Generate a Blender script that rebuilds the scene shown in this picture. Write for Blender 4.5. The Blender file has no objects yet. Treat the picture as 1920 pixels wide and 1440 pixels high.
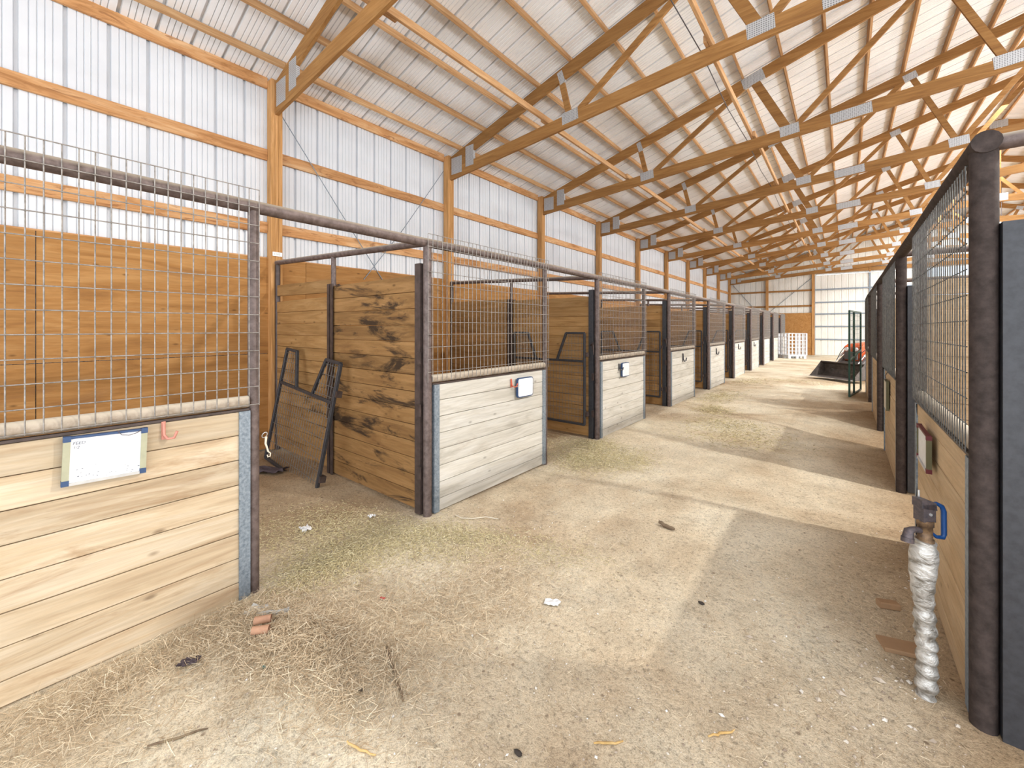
import bpy, math, random
import numpy as np
from mathutils import Vector, Matrix

random.seed(7)
rng = np.random.default_rng(11)
sc = bpy.context.scene
col = sc.collection

# ------------------------------------------------------------------ camera, world, lights
CAM_H = 1.55
cd = bpy.data.cameras.new('camera')
cd.sensor_fit = 'HORIZONTAL'
cd.sensor_width = 36.0
cd.lens = 36.0 * 772.0 / 1920.0
cd.shift_x = 0.0
cd.shift_y = -(720.0 - 615.3) / 1920.0
cd.clip_start = 0.02
cd.clip_end = 300
cam = bpy.data.objects.new('camera', cd)
cam.location = (0, 0, CAM_H)
cam.rotation_euler = (math.pi / 2, 0, 0.68)
col.objects.link(cam)
sc.camera = cam

vs = sc.view_settings
sc.display_settings.display_device = 'sRGB'
vs.view_transform = 'Standard'
vs.look = 'None'
vs.exposure = -0.32
vs.gamma = 1.0
vs.use_curve_mapping = False
sc.cycles.max_bounces = 8
sc.cycles.diffuse_bounces = 5
sc.cycles.glossy_bounces = 3
sc.cycles.transmission_bounces = 3
sc.cycles.sample_clamp_indirect = 6.0
sc.cycles.caustics_reflective = False
sc.cycles.caustics_refractive = False

world = bpy.data.worlds.new('sky')
sc.world = world
world.use_nodes = True
wn = world.node_tree
wn.nodes['Background'].inputs[0].default_value = (0.80, 0.90, 1.0, 1)
wn.nodes['Background'].inputs[1].default_value = 2.0


def area_light(name, loc, rot, sx, sy, power, color=(1, 1, 1)):
    l = bpy.data.lights.new(name, 'AREA')
    l.shape = 'RECTANGLE'
    l.size, l.size_y = sx, sy
    l.energy = power
    l.color = color
    o = bpy.data.objects.new(name, l)
    o.location = loc
    o.rotation_euler = rot
    col.objects.link(o)
    return o


# added fill behind the camera, standing in for daylight at the near end
area_light('fill_near_end', (3.0, -4.3, 3.5), (math.pi / 2 + 0.35, 0, 0), 16.0, 4.0, 360, (0.94, 0.97, 1.0))
# added ambient fill under the ridge; the roof above is solid
area_light('fill_ridge_near', (3.3, 4.5, 6.6), (0, 0, 0), 1.4, 15.0, 420, (0.92, 0.96, 1.0))
area_light('fill_ridge_far', (3.3, 20.5, 6.6), (0, 0, 0), 1.4, 16.0, 1500, (0.92, 0.96, 1.0))
# added fill beyond the right stalls; the wall behind it is closed
area_light('fill_right_side', (12.2, 12.5, 2.7), (math.pi / 2 + 0.42, 0, math.pi / 2), 30.0, 2.6, 1100, (0.90, 0.95, 1.0))
# added low area lights, out of view, shining up to brighten the roof
area_light('fill_low_side', (11.8, 12.5, 0.9), (math.pi / 2 + 0.95, 0, math.pi / 2), 30.0, 1.8, 3300, (0.97, 0.98, 1.0))
area_light('fill_low_end', (2.0, -4.2, 0.7), (math.pi / 2 + 0.95, 0, 0), 14.0, 1.4, 520, (0.97, 0.98, 1.0))
# high bay lamps, the two far ones added as fill, get their light in lamp() below
LAMP_POWER = (1900, 1800, 1800)

# ------------------------------------------------------------------ materials
MAT = {}


def new_mat(name):
    m = bpy.data.materials.new(name)
    m.use_nodes = True
    nt = m.node_tree
    b = nt.nodes['Principled BSDF']
    MAT[name] = m
    return m, nt, b


def N(nt, t, **kw):
    n = nt.nodes.new(t)
    for k, v in kw.items():
        setattr(n, k, v)
    return n


def ramp(nt, src, stops):
    r = N(nt, 'ShaderNodeValToRGB')
    e = r.color_ramp.elements
    while len(e) < len(stops):
        e.new(0.5)
    for i, (p, c) in enumerate(stops):
        e[i].position = p
        e[i].color = (c[0], c[1], c[2], 1) if hasattr(c, '__len__') else (c, c, c, 1)
    nt.links.new(src, r.inputs[0])
    return r.outputs[0]


def mixc(nt, fac, a, b, mode='MIX'):
    m = N(nt, 'ShaderNodeMix', data_type='RGBA', blend_type=mode)
    for sock, v in ((m.inputs[0], fac), (m.inputs[6], a), (m.inputs[7], b)):
        if hasattr(v, 'is_linked') or hasattr(v, 'links'):
            nt.links.new(v, sock)
        elif hasattr(v, '__len__'):
            sock.default_value = (v[0], v[1], v[2], 1)
        else:
            sock.default_value = v
    return m.outputs[2]


def obj_coords(nt, scale, rand=True):
    tc = N(nt, 'ShaderNodeTexCoord')
    src = tc.outputs['Object']
    if rand:
        oi = N(nt, 'ShaderNodeObjectInfo')
        mu = N(nt, 'ShaderNodeMath', operation='MULTIPLY')
        nt.links.new(oi.outputs['Random'], mu.inputs[0])
        mu.inputs[1].default_value = 37.0
        ad = N(nt, 'ShaderNodeVectorMath', operation='ADD')
        nt.links.new(src, ad.inputs[0])
        nt.links.new(mu.outputs[0], ad.inputs[1])
        src = ad.outputs[0]
    mp = N(nt, 'ShaderNodeMapping')
    mp.inputs['Scale'].default_value = scale
    nt.links.new(src, mp.inputs[0])
    return mp.outputs[0]


def noise(nt, vec, scale, detail=4, rough=0.6, dist=0.0):
    n = N(nt, 'ShaderNodeTexNoise')
    n.inputs['Scale'].default_value = scale
    n.inputs['Detail'].default_value = detail
    n.inputs['Roughness'].default_value = rough
    n.inputs['Distortion'].default_value = dist
    nt.links.new(vec, n.inputs['Vector'])
    return n.outputs['Fac']


def bump(nt, b, h, strength, dist=0.01):
    bp = N(nt, 'ShaderNodeBump')
    bp.inputs['Strength'].default_value = strength
    bp.inputs['Distance'].default_value = dist
    nt.links.new(h, bp.inputs['Height'])
    nt.links.new(bp.outputs[0], b.inputs['Normal'])


def wood(name, dark, mid, light, var=0.12, knots=True, stain=None, grain=9.0, axis=0, rough=0.75, rnd=True):
    """grain runs along the piece's own x (axis 0), y (1) or z (2)."""
    m, nt, b = new_mat(name)
    s1 = [grain] * 3
    s1[axis] = 0.7
    s2 = [70.0] * 3
    s2[axis] = 3.0
    v1 = obj_coords(nt, s1, rnd)
    v2 = obj_coords(nt, s2, rnd)
    n1 = noise(nt, v1, 1.6, 5, 0.65, 1.2)
    n2 = noise(nt, v2, 1.0, 3, 0.6)
    c = ramp(nt, n1, [(0.28, dark), (0.48, mid), (0.68, light)])
    g = ramp(nt, n2, [(0.35, 0.80), (0.6, 1.0)])
    c = mixc(nt, 0.7, c, g, 'MULTIPLY')
    if knots:
        sk = [8.0] * 3
        sk[axis] = 3.6
        vk = obj_coords(nt, sk, rnd)
        vo = N(nt, 'ShaderNodeTexVoronoi')
        vo.inputs['Scale'].default_value = 1.0
        nt.links.new(vk, vo.inputs['Vector'])
        kf = ramp(nt, vo.outputs['Distance'], [(0.04, 0.75), (0.12, 0.0)])
        c = mixc(nt, kf, c, [x * 0.5 for x in dark])
    if stain:
        scol, thr, ssc, amt = stain
        tc = N(nt, 'ShaderNodeTexCoord')
        ge = N(nt, 'ShaderNodeNewGeometry')
        mp = N(nt, 'ShaderNodeMapping')
        mp.inputs['Scale'].default_value = (ssc * 0.8, ssc * 0.8, ssc * 3.6)
        nt.links.new(ge.outputs['Position'], mp.inputs[0])
        ns = noise(nt, mp.outputs[0], 1.0, 6, 0.68, 0.6)
        sf = ramp(nt, ns, [(thr, 0.0), (thr + 0.09, amt)])
        c = mixc(nt, sf, c, scol)
    oi = N(nt, 'ShaderNodeObjectInfo')
    hv = N(nt, 'ShaderNodeHueSaturation')
    mr = N(nt, 'ShaderNodeMapRange')
    mr.inputs[3].default_value = 1 - var
    mr.inputs[4].default_value = 1 + var
    nt.links.new(oi.outputs['Random'], mr.inputs[0])
    nt.links.new(mr.outputs[0], hv.inputs['Value'])
    nt.links.new(c, hv.inputs['Color'])
    nt.links.new(hv.outputs[0], b.inputs['Base Color'])
    b.inputs['Roughness'].default_value = rough
    b.inputs['Specular IOR Level'].default_value = 0.25
    bump(nt, b, n2, 0.25, 0.004)
    return m


def metal(name, c1, c2, metallic=0.3, rough=0.5, scale=30, dust=None, spec=0.5):
    m, nt, b = new_mat(name)
    v = obj_coords(nt, (1, 1, 1), True)
    n = noise(nt, v, scale, 5, 0.65)
    c = ramp(nt, n, [(0.35, c1), (0.65, c2)])
    if dust:
        ge = N(nt, 'ShaderNodeNewGeometry')
        sx = N(nt, 'ShaderNodeSeparateXYZ')
        nt.links.new(ge.outputs['Normal'], sx.inputs[0])
        f = ramp(nt, sx.outputs['Z'], [(0.25, 0.0), (0.8, 0.85)])
        c = mixc(nt, f, c, dust)
    nt.links.new(c, b.inputs['Base Color'])
    b.inputs['Metallic'].default_value = metallic
    b.inputs['Roughness'].default_value = rough
    b.inputs['Specular IOR Level'].default_value = spec
    return m


def plain(name, c, rough=0.6, metallic=0.0, emit=None):
    m, nt, b = new_mat(name)
    v = obj_coords(nt, (1, 1, 1), False)
    n = noise(nt, v, 25, 3, 0.6)
    cc = ramp(nt, n, [(0.3, [x * 0.86 for x in c]), (0.7, c)])
    nt.links.new(cc, b.inputs['Base Color'])
    b.inputs['Roughness'].default_value = rough
    b.inputs['Metallic'].default_value = metallic
    if emit:
        b.inputs['Emission Color'].default_value = (*emit[:3], 1)
        b.inputs['Emission Strength'].default_value = emit[3]
    return m


wood('truss_lumber', (0.22, 0.102, 0.032), (0.30, 0.148, 0.046), (0.37, 0.195, 0.067), 0.10, False)
wood('purlin_lumber', (0.38, 0.20, 0.085), (0.52, 0.30, 0.14), (0.62, 0.40, 0.21), 0.12, True, axis=1)
wood('girt_lumber', (0.33, 0.145, 0.05), (0.56, 0.29, 0.12), (0.68, 0.43, 0.23), 0.10, True, grain=5.0, axis=1,
     stain=((0.26, 0.11, 0.045), 0.56, 4.5, 0.75))
wood('post_lumber', (0.34, 0.17, 0.06), (0.48, 0.25, 0.09), (0.60, 0.34, 0.15), 0.08, False, axis=2)
wood('front_board_warm', (0.36, 0.25, 0.15), (0.52, 0.41, 0.275), (0.61, 0.515, 0.385), 0.12, True,
     stain=((0.30, 0.18, 0.09), 0.57, 1.5, 0.55), grain=5)
wood('front_board_pale', (0.42, 0.395, 0.34), (0.56, 0.535, 0.475), (0.63, 0.615, 0.57), 0.06, True,
     stain=((0.36, 0.31, 0.25), 0.60, 1.6, 0.45), grain=5)
wood('front_board_tan', (0.46, 0.32, 0.18), (0.56, 0.41, 0.25), (0.64, 0.49, 0.32), 0.06, True, grain=4)
wood('stall_board', (0.24, 0.125, 0.045), (0.34, 0.19, 0.07), (0.42, 0.25, 0.105), 0.14, True,
     stain=((0.035, 0.022, 0.014), 0.63, 1.5, 0.8), grain=6)
wood('stall_board_charred', (0.18, 0.09, 0.033), (0.26, 0.14, 0.05), (0.34, 0.19, 0.075), 0.14, True,
     stain=((0.030, 0.018, 0.011), 0.535, 1.7, 0.92), grain=6)
wood('plywood', (0.27, 0.125, 0.037), (0.37, 0.18, 0.055), (0.45, 0.24, 0.085), 0.08, True,
     stain=((0.24, 0.12, 0.05), 0.58, 0.9, 0.5), grain=5, axis=1)
wood('stick_wood', (0.10, 0.07, 0.04), (0.17, 0.12, 0.08), (0.26, 0.2, 0.12), 0.1, False)
wood('splinter_wood', (0.5, 0.3, 0.1), (0.6, 0.4, 0.16), (0.7, 0.5, 0.25), 0.1, False)

metal('rusty_pipe', (0.085, 0.06, 0.052), (0.17, 0.128, 0.118), 0.25, 0.55, 22, dust=(0.42, 0.36, 0.28))
metal('shaded_pipe', (0.034, 0.026, 0.023), (0.068, 0.051, 0.046), 0.0, 0.7, 22, dust=(0.30, 0.26, 0.21), spec=0.12)  # rusty pipe with the right row's backlit shade put into its colour
metal('wire_shade', (0.08, 0.08, 0.078), (0.18, 0.18, 0.17), 0.3, 0.5, 40)
metal('dusty_pipe', (0.30, 0.24, 0.18), (0.48, 0.41, 0.33), 0.05, 0.75, 18, dust=(0.60, 0.53, 0.42))
metal('dark_steel', (0.030, 0.031, 0.036), (0.046, 0.048, 0.055), 0.15, 0.5, 30)
metal('brown_steel', (0.045, 0.032, 0.028), (0.085, 0.06, 0.053), 0.2, 0.5, 14)
metal('galvanised', (0.15, 0.19, 0.23), (0.30, 0.35, 0.40), 0.35, 0.5, 60)
metal('wire_zinc', (0.17, 0.155, 0.14), (0.33, 0.305, 0.28), 0.25, 0.45, 40)
metal('wire_dark', (0.14, 0.14, 0.13), (0.25, 0.25, 0.24), 0.4, 0.5, 40)
metal('green_steel', (0.008, 0.035, 0.024), (0.014, 0.055, 0.036), 0.3, 0.45, 14)
metal('bucket_steel', (0.06, 0.052, 0.048), (0.13, 0.11, 0.10), 0.3, 0.6, 9)
metal('bright_steel', (0.5, 0.5, 0.5), (0.75, 0.75, 0.75), 0.6, 0.35, 9)
metal('brass_rust', (0.12, 0.075, 0.05), (0.27, 0.17, 0.09), 0.5, 0.55, 60)
metal('casting', (0.06, 0.055, 0.065), (0.13, 0.10, 0.10), 0.4, 0.5, 60)
plain('handle_blue', (0.006, 0.055, 0.20), 0.45)
plain('frame_navy', (0.03, 0.07, 0.17), 0.5)
plain('frame_sage', (0.40, 0.40, 0.28), 0.6)
plain('frame_olive', (0.12, 0.11, 0.05), 0.6)
plain('frame_maroon', (0.13, 0.012, 0.02), 0.5)
plain('frame_aluminium', (0.55, 0.55, 0.54), 0.4, 0.3)
plain('board_white', (0.82, 0.85, 0.88), 0.35)
plain('ink', (0.12, 0.13, 0.18), 0.6)
plain('hook_red', (0.62, 0.13, 0.07), 0.45)
plain('hook_pink', (0.62, 0.26, 0.20), 0.5)
plain('hook_dark', (0.06, 0.06, 0.07), 0.45)
plain('rubber', (0.02, 0.02, 0.02), 0.85)
plain('tractor_orange', (0.62, 0.10, 0.02), 0.4)
plain('tractor_grey', (0.16, 0.15, 0.15), 0.5)
plain('white_plastic', (0.80, 0.82, 0.84), 0.5)
plain('paper_white', (0.80, 0.81, 0.82), 0.7)
plain('plastic_film', (0.60, 0.60, 0.58), 0.35)
plain('cardboard', (0.48, 0.27, 0.17), 0.85)
plain('brick_brown', (0.36, 0.22, 0.12), 0.9)
plain('dung', (0.045, 0.035, 0.028), 0.95)
plain('rag_dark', (0.07, 0.05, 0.055), 0.95)
plain('rope_white', (0.68, 0.62, 0.5), 0.8)
plain('scrap_red', (0.6, 0.02, 0.03), 0.6)
plain('scrap_teal', (0.02, 0.28, 0.30), 0.6)
plain('lamp_shade', (0.5, 0.5, 0.5), 0.4, 0.4)
plain('lamp_glow', (1, 1, 1), 0.5, 0, (1, 0.97, 0.9, 12))
plain('translucent_strip', (0.8, 0.85, 0.9), 0.4)


def make_sheet_mat(name, c1, c2, rough):
    m, nt, b = new_mat(name)
    v = obj_coords(nt, (1, 1, 1), True)
    n = noise(nt, v, 1.3, 4, 0.6)
    c = ramp(nt, n, [(0.3, c1), (0.7, c2)])
    nt.links.new(c, b.inputs['Base Color'])
    b.inputs['Roughness'].default_value = rough
    b.inputs['Specular IOR Level'].default_value = 0.6
    return m


make_sheet_mat('wall_sheet', (0.62, 0.645, 0.68), (0.71, 0.735, 0.765), 0.35)
make_sheet_mat('roof_sheet', (0.80, 0.805, 0.81), (0.90, 0.91, 0.92), 0.26)
MAT['roof_sheet'].node_tree.nodes['Principled BSDF'].inputs['Metallic'].default_value = 0.12
make_sheet_mat('end_sheet', (0.74, 0.73, 0.68), (0.82, 0.81, 0.77), 0.4)

# perforated connector plate
m, nt, b = new_mat('gusset_plate')
v = obj_coords(nt, (1, 1, 1), False)
br = N(nt, 'ShaderNodeTexVoronoi')
br.inputs['Scale'].default_value = 45.0
br.inputs['Randomness'].default_value = 0.12
nt.links.new(v, br.inputs['Vector'])
c = ramp(nt, br.outputs['Distance'], [(0.22, (0.16, 0.16, 0.17)), (0.34, (0.50, 0.51, 0.52))])
nt.links.new(c, b.inputs['Base Color'])
b.inputs['Metallic'].default_value = 0.35
b.inputs['Roughness'].default_value = 0.45

# foil wrap on the hydrant
m, nt, b = new_mat('foil_wrap')
v = obj_coords(nt, (1, 1, 1.8), False)
n1 = noise(nt, v, 16, 4, 0.6, 0.5)
c = ramp(nt, n1, [(0.36, (0.20, 0.18, 0.15)), (0.5, (0.46, 0.44, 0.41)), (0.64, (0.66, 0.65, 0.62))])
nt.links.new(c, b.inputs['Base Color'])
b.inputs['Metallic'].default_value = 0.35
b.inputs['Roughness'].default_value = 0.42
bump(nt, b, n1, 0.8, 0.02)

# dirt floor
m, nt, b = new_mat('dirt')
ge = N(nt, 'ShaderNodeNewGeometry')
P = ge.outputs['Position']
nA = noise(nt, P, 0.55, 6, 0.62, 0.4)
nB = noise(nt, P, 3.5, 7, 0.7, 0.3)
nC = noise(nt, P, 42.0, 4, 0.75)
nD = noise(nt, P, 160.0, 3, 0.8)
c = ramp(nt, nA, [(0.36, (0.51, 0.39, 0.26)), (0.48, (0.68, 0.575, 0.42)), (0.62, (0.79, 0.71, 0.555))])
c2 = ramp(nt, nB, [(0.30, 0.78), (0.55, 1.0)])
c = mixc(nt, 0.9, c, c2, 'MULTIPLY')
c3 = ramp(nt, nC, [(0.32, 0.50), (0.46, 0.92), (0.75, 1.12)])
c = mixc(nt, 0.9, c, c3, 'MULTIPLY')
c4 = ramp(nt, nD, [(0.36, 0.55), (0.52, 1.05)])
c = mixc(nt, 0.75, c, c4, 'MULTIPLY')
# small dark crumbs of old manure
vo = N(nt, 'ShaderNodeTexVoronoi')
vo.inputs['Scale'].default_value = 9.0
nt.links.new(P, vo.inputs['Vector'])
kf = ramp(nt, vo.outputs['Distance'], [(0.05, 0.75), (0.10, 0.0)])
c = mixc(nt, kf, c, (0.22, 0.16, 0.11))
# darker floor colour inside the left stalls and along the right row
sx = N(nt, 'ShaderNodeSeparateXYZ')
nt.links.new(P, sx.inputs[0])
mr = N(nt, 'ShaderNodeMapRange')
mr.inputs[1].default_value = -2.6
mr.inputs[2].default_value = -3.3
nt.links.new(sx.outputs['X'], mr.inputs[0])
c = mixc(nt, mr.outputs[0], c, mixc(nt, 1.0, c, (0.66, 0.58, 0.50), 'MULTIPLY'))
mr2 = N(nt, 'ShaderNodeMapRange')  # shade beside the right row, painted into the floor colour
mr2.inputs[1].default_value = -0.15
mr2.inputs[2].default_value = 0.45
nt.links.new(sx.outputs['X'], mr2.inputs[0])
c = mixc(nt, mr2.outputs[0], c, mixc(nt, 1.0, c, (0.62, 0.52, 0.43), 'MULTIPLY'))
nt.links.new(c, b.inputs['Base Color'])
b.inputs['Roughness'].default_value = 0.95
b.inputs['Specular IOR Level'].default_value = 0.1
mm = N(nt, 'ShaderNodeMath', operation='MULTIPLY_ADD')
nt.links.new(nC, mm.inputs[0])
mm.inputs[1].default_value = 0.6
nt.links.new(nB, mm.inputs[2])
bump(nt, b, mm.outputs[0], 0.7, 0.02)


def island_mat(name, stops):
    m, nt, b = new_mat(name)
    ge = N(nt, 'ShaderNodeNewGeometry')
    c = ramp(nt, ge.outputs['Random Per Island'], stops)
    nt.links.new(c, b.inputs['Base Color'])
    b.inputs['Roughness'].default_value = 0.7
    b.inputs['Specular IOR Level'].default_value = 0.2
    return m


island_mat('straw', [(0.0, (0.36, 0.26, 0.16)), (0.35, (0.54, 0.42, 0.28)), (0.7, (0.68, 0.56, 0.39)), (1.0, (0.80, 0.71, 0.54))])
island_mat('hay_green', [(0.0, (0.38, 0.32, 0.17)), (0.4, (0.56, 0.48, 0.27)), (0.75, (0.68, 0.60, 0.36)), (1.0, (0.76, 0.69, 0.48))])
island_mat('gravel_mat', [(0.0, (0.25, 0.19, 0.14)), (0.5, (0.48, 0.40, 0.32)), (0.85, (0.66, 0.60, 0.52)), (1.0, (0.82, 0.82, 0.80))])


# ------------------------------------------------------------------ mesh helpers
class MB:
    def __init__(self):
        self.v = []
        self.f = []
        self.s = []

    def add(self, vs_, fs, smooth=False):
        o = len(self.v)
        self.v.extend([tuple(p) for p in vs_])
        for f in fs:
            self.f.append(tuple(i + o for i in f))
            self.s.append(smooth)
        return self

    def box(self, x0, y0, z0, x1, y1, z1):
        return self.add([(x0, y0, z0), (x1, y0, z0), (x1, y1, z0), (x0, y1, z0), (x0, y0, z1), (x1, y0, z1), (x1, y1, z1), (x0, y1, z1)],
                        [(0, 3, 2, 1), (4, 5, 6, 7), (0, 1, 5, 4), (1, 2, 6, 5), (2, 3, 7, 6), (3, 0, 4, 7)])

    def bar(self, p0, p1, w, h, up=(0, 0, 1), cham=0.0):
        """rectangular bar; w across, h along up"""
        p0, p1, up = Vector(p0), Vector(p1), Vector(up)
        d = (p1 - p0).normalized()
        s = d.cross(up)
        if s.length < 1e-5:
            s = d.cross(Vector((1, 0, 0)))
        s.normalize()
        u = s.cross(d).normalized()
        if cham > 0:
            a, b_, c_ = w / 2, h / 2, cham
            prof = [(-a + c_, -b_), (a - c_, -b_), (a, -b_ + c_), (a, b_ - c_), (a - c_, b_), (-a + c_, b_), (-a, b_ - c_), (-a, -b_ + c_)]
        else:
            prof = [(-w / 2, -h / 2), (w / 2, -h / 2), (w / 2, h / 2), (-w / 2, h / 2)]
        n = len(prof)
        V = [p0 + s * x + u * y for x, y in prof] + [p1 + s * x + u * y for x, y in prof]
        F = [(i, (i + 1) % n, n + (i + 1) % n, n + i) for i in range(n)]
        F += [tuple(range(n - 1, -1, -1)), tuple(range(n, 2 * n))]
        return self.add(V, F)

    def tube(self, pts, r, n=10, caps=True, smooth=True):
        pts = [Vector(p) for p in pts]
        rs = r if hasattr(r, '__len__') else [r] * len(pts)
        V, F = [], []
        ref = Vector((0, 0, 1))
        prev = None
        for i, p in enumerate(pts):
            d = (pts[min(i + 1, len(pts) - 1)] - pts[max(i - 1, 0)]).normalized()
            if prev is None:
                a = ref if abs(d.dot(ref)) < 0.95 else Vector((1, 0, 0))
                s = d.cross(a).normalized()
            else:
                s = (prev - d * prev.dot(d)).normalized()
            prev = s
            u = d.cross(s)
            for k in range(n):
                t = 2 * math.pi * k / n
                V.append(p + (s * math.cos(t) + u * math.sin(t)) * rs[i])
        for i in range(len(pts) - 1):
            for k in range(n):
                F.append((i * n + k, i * n + (k + 1) % n, (i + 1) * n + (k + 1) % n, (i + 1) * n + k))
        self.add(V, F, smooth)
        if caps:
            self.add(V[:n], [tuple(range(n - 1, -1, -1))], False)
            self.add(V[-n:], [tuple(range(n))], False)
        return self

    def prism(self, poly, axis, a, b_):
        """poly of 2-d points in the other two axes (cyclic order), from a to b along axis"""
        def mk(p, t):
            if axis == 0:
                return (t, p[0], p[1])
            if axis == 1:
                return (p[0], t, p[1])
            return (p[0], p[1], t)
        n = len(poly)
        V = [mk(p, a) for p in poly] + [mk(p, b_) for p in poly]
        F = [(i, (i + 1) % n, n + (i + 1) % n, n + i) for i in range(n)]
        F += [tuple(range(n - 1, -1, -1)), tuple(range(n, 2 * n))]
        return self.add(V, F)

    def blob(self, c, rx, ry, rz, seg=10, rings=6, wob=0.15, seed=0):
        r_ = random.Random(seed)
        V = [(c[0], c[1], c[2] - rz)]
        for i in range(1, rings):
            th = math.pi * i / rings
            for k in range(seg):
                ph = 2 * math.pi * k / seg
                w = 1 + r_.uniform(-wob, wob)
                V.append((c[0] + rx * w * math.sin(th) * math.cos(ph), c[1] + ry * w * math.sin(th) * math.sin(ph), c[2] - rz * w * math.cos(th)))
        V.append((c[0], c[1], c[2] + rz))
        F = [(0, 1 + (k + 1) % seg, 1 + k) for k in range(seg)]
        for i in range(rings - 2):
            for k in range(seg):
                a = 1 + i * seg
                F.append((a + k, a + (k + 1) % seg, a + seg + (k + 1) % seg, a + seg + k))
        e = len(V) - 1
        a = 1 + (rings - 2) * seg
        F += [(a + k, a + (k + 1) % seg, e) for k in range(seg)]
        return self.add(V, F, True)

    def mesh(self, name, mat):
        me = bpy.data.meshes.new(name)
        me.from_pydata(self.v, [], self.f)
        me.polygons.foreach_set('use_smooth', self.s)
        me.materials.append(MAT[mat] if isinstance(mat, str) else mat)
        me.update()
        return me

    def build(self, name, mat, parent=None, loc=(0, 0, 0)):
        return link(name, self.mesh(name, mat), parent, loc)


def link(name, me, parent=None, loc=(0, 0, 0), rot=None):
    o = bpy.data.objects.new(name, me)
    o.location = loc
    if rot is not None:
        o.rotation_euler = rot
    if parent is not None:
        o.parent = parent
    col.objects.link(o)
    return o


def tag(o, label=None, cat=None, group=None, kind=None):
    if label:
        o['label'] = label
    if cat:
        o['category'] = cat
    if group:
        o['group'] = group
    if kind:
        o['kind'] = kind
    return o


def thing(name, label, cat, loc=(0, 0, 0), rotz=0.0, group=None):
    o = bpy.data.objects.new(name, None)
    o.location = loc
    o.rotation_euler = (0, 0, rotz)
    o.empty_display_size = 0.1
    col.objects.link(o)
    return tag(o, label, cat, group)


def struct(name, loc=(0, 0, 0)):
    o = bpy.data.objects.new(name, None)
    o.location = loc
    o.empty_display_size = 0.1
    col.objects.link(o)
    o['kind'] = 'structure'
    return o


def copy_tree(root, loc, label=None, group=None):
    r = root.copy()
    col.objects.link(r)
    r.location = loc
    if label:
        r['label'] = label
    if group:
        r['group'] = group
    for ch in list(root.children):
        c = ch.copy()
        col.objects.link(c)
        c.parent = r
        for g in list(ch.children):
            d = g.copy()
            col.objects.link(d)
            d.parent = c
    return r


# ------------------------------------------------------------------ layout numbers (metres)
ZB, PIT, PAN = 2.22, 3.015, 1.72
XL, XR, XW, XE = -2.70, 0.42, -5.80, 12.40       # stall fronts, left wall face, right wall face
Y0, Y1 = -3.9, 29.45
XRIDGE = 3.3
ORD = ['first', 'second', 'third', 'fourth', 'fifth', 'sixth', 'seventh', 'eighth', 'ninth', 'tenth', 'eleventh']


def T(k):
    return ZB + k * PIT


def top_z(x):          # upper face of the trusses' top chords
    return 4.72 + 0.29 * ((x if x <= XRIDGE else 2 * XRIDGE - x) + 5.66)


def bot_z(x):          # lower face of the bottom chords
    return 4.29 + 0.084 * ((x if x <= XRIDGE else 2 * XRIDGE - x) + 5.70)


# ------------------------------------------------------------------ floor
def ground_z(x, y):
    z = 0.010 * math.sin(1.3 * x + 0.7 * y) + 0.008 * math.sin(3.1 * x - 1.9 * y + 1.0) + 0.006 * math.sin(5.7 * y + 2.3 * x)
    # heap of straw and dirt against the nearest stall front
    z += 0.045 * math.exp(-(((x + 2.35) / 0.40) ** 2 + ((y - 0.80) / 0.45) ** 2))
    z += 0.035 * math.exp(-(((x + 2.02) / 0.30) ** 2 + ((y - 0.92) / 0.28) ** 2))
    # wheel tracks down the aisle
    for cx in (-0.30, -0.47):
        z -= 0.006 * math.exp(-((x - cx - 0.03 * math.sin(y)) / 0.05) ** 2)
    return z - 0.006


def axis_steps(a, b_, knots):
    out = [a]
    x = a
    while x < b_ - 1e-6:
        st = knots(x)
        x = min(b_, x + st)
        out.append(x)
    return out


gx = axis_steps(-6.0, 13.0, lambda x: 0.06 if -3.4 < x < 0.7 else 0.3)
gy = axis_steps(-4.2, 48.0, lambda y: 0.06 if 0.0 < y < 7 else (0.15 if -1 < y < 14 else 0.8))
V = [(x, y, ground_z(x, y)) for y in gy for x in gx]
nx = len(gx)
F = [(j * nx + i, j * nx + i + 1, (j + 1) * nx + i + 1, (j + 1) * nx + i) for j in range(len(gy) - 1) for i in range(nx - 1)]
mb = MB()
mb.v, mb.f, mb.s = V, F, [True] * len(F)
fl = mb.build('floor', 'dirt')
fl['kind'] = 'structure'


# ------------------------------------------------------------------ ribbed sheet metal
def sheet_profile(width, major=0.034, minor=0.008):
    """offset pairs (along, depth) with a major rib each 0.3048 m and four fine flutes between"""
    p = []
    n = round(width / 0.3048)
    for i in range(n):
        a = i * 0.3048
        p += [(a + 0.0, 0.0), (a + 0.007, major), (a + 0.029, major), (a + 0.036, 0.0)]
        for q in (0.088, 0.138, 0.188, 0.238):
            p += [(a + q, 0.0), (a + q + 0.006, minor), (a + q + 0.012, 0.0)]
    p.append((width, 0.0))
    return p


def sheet_mesh(name, width, length, mat, major=0.034, minor=0.010):
    """runs along local x (width) and z (length), depth to -y (away from the viewer)"""
    mb_ = MB()
    pr = sheet_profile(width, major, minor)
    V_ = [(a, -d, 0.0) for a, d in pr] + [(a, -d, length) for a, d in pr]
    n = len(pr)
    F_ = [(i, i + 1, n + i + 1, n + i) for i in range(n - 1)]
    mb_.add(V_, F_)
    return mb_.mesh(name, mat)


SW = 0.9144

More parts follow.
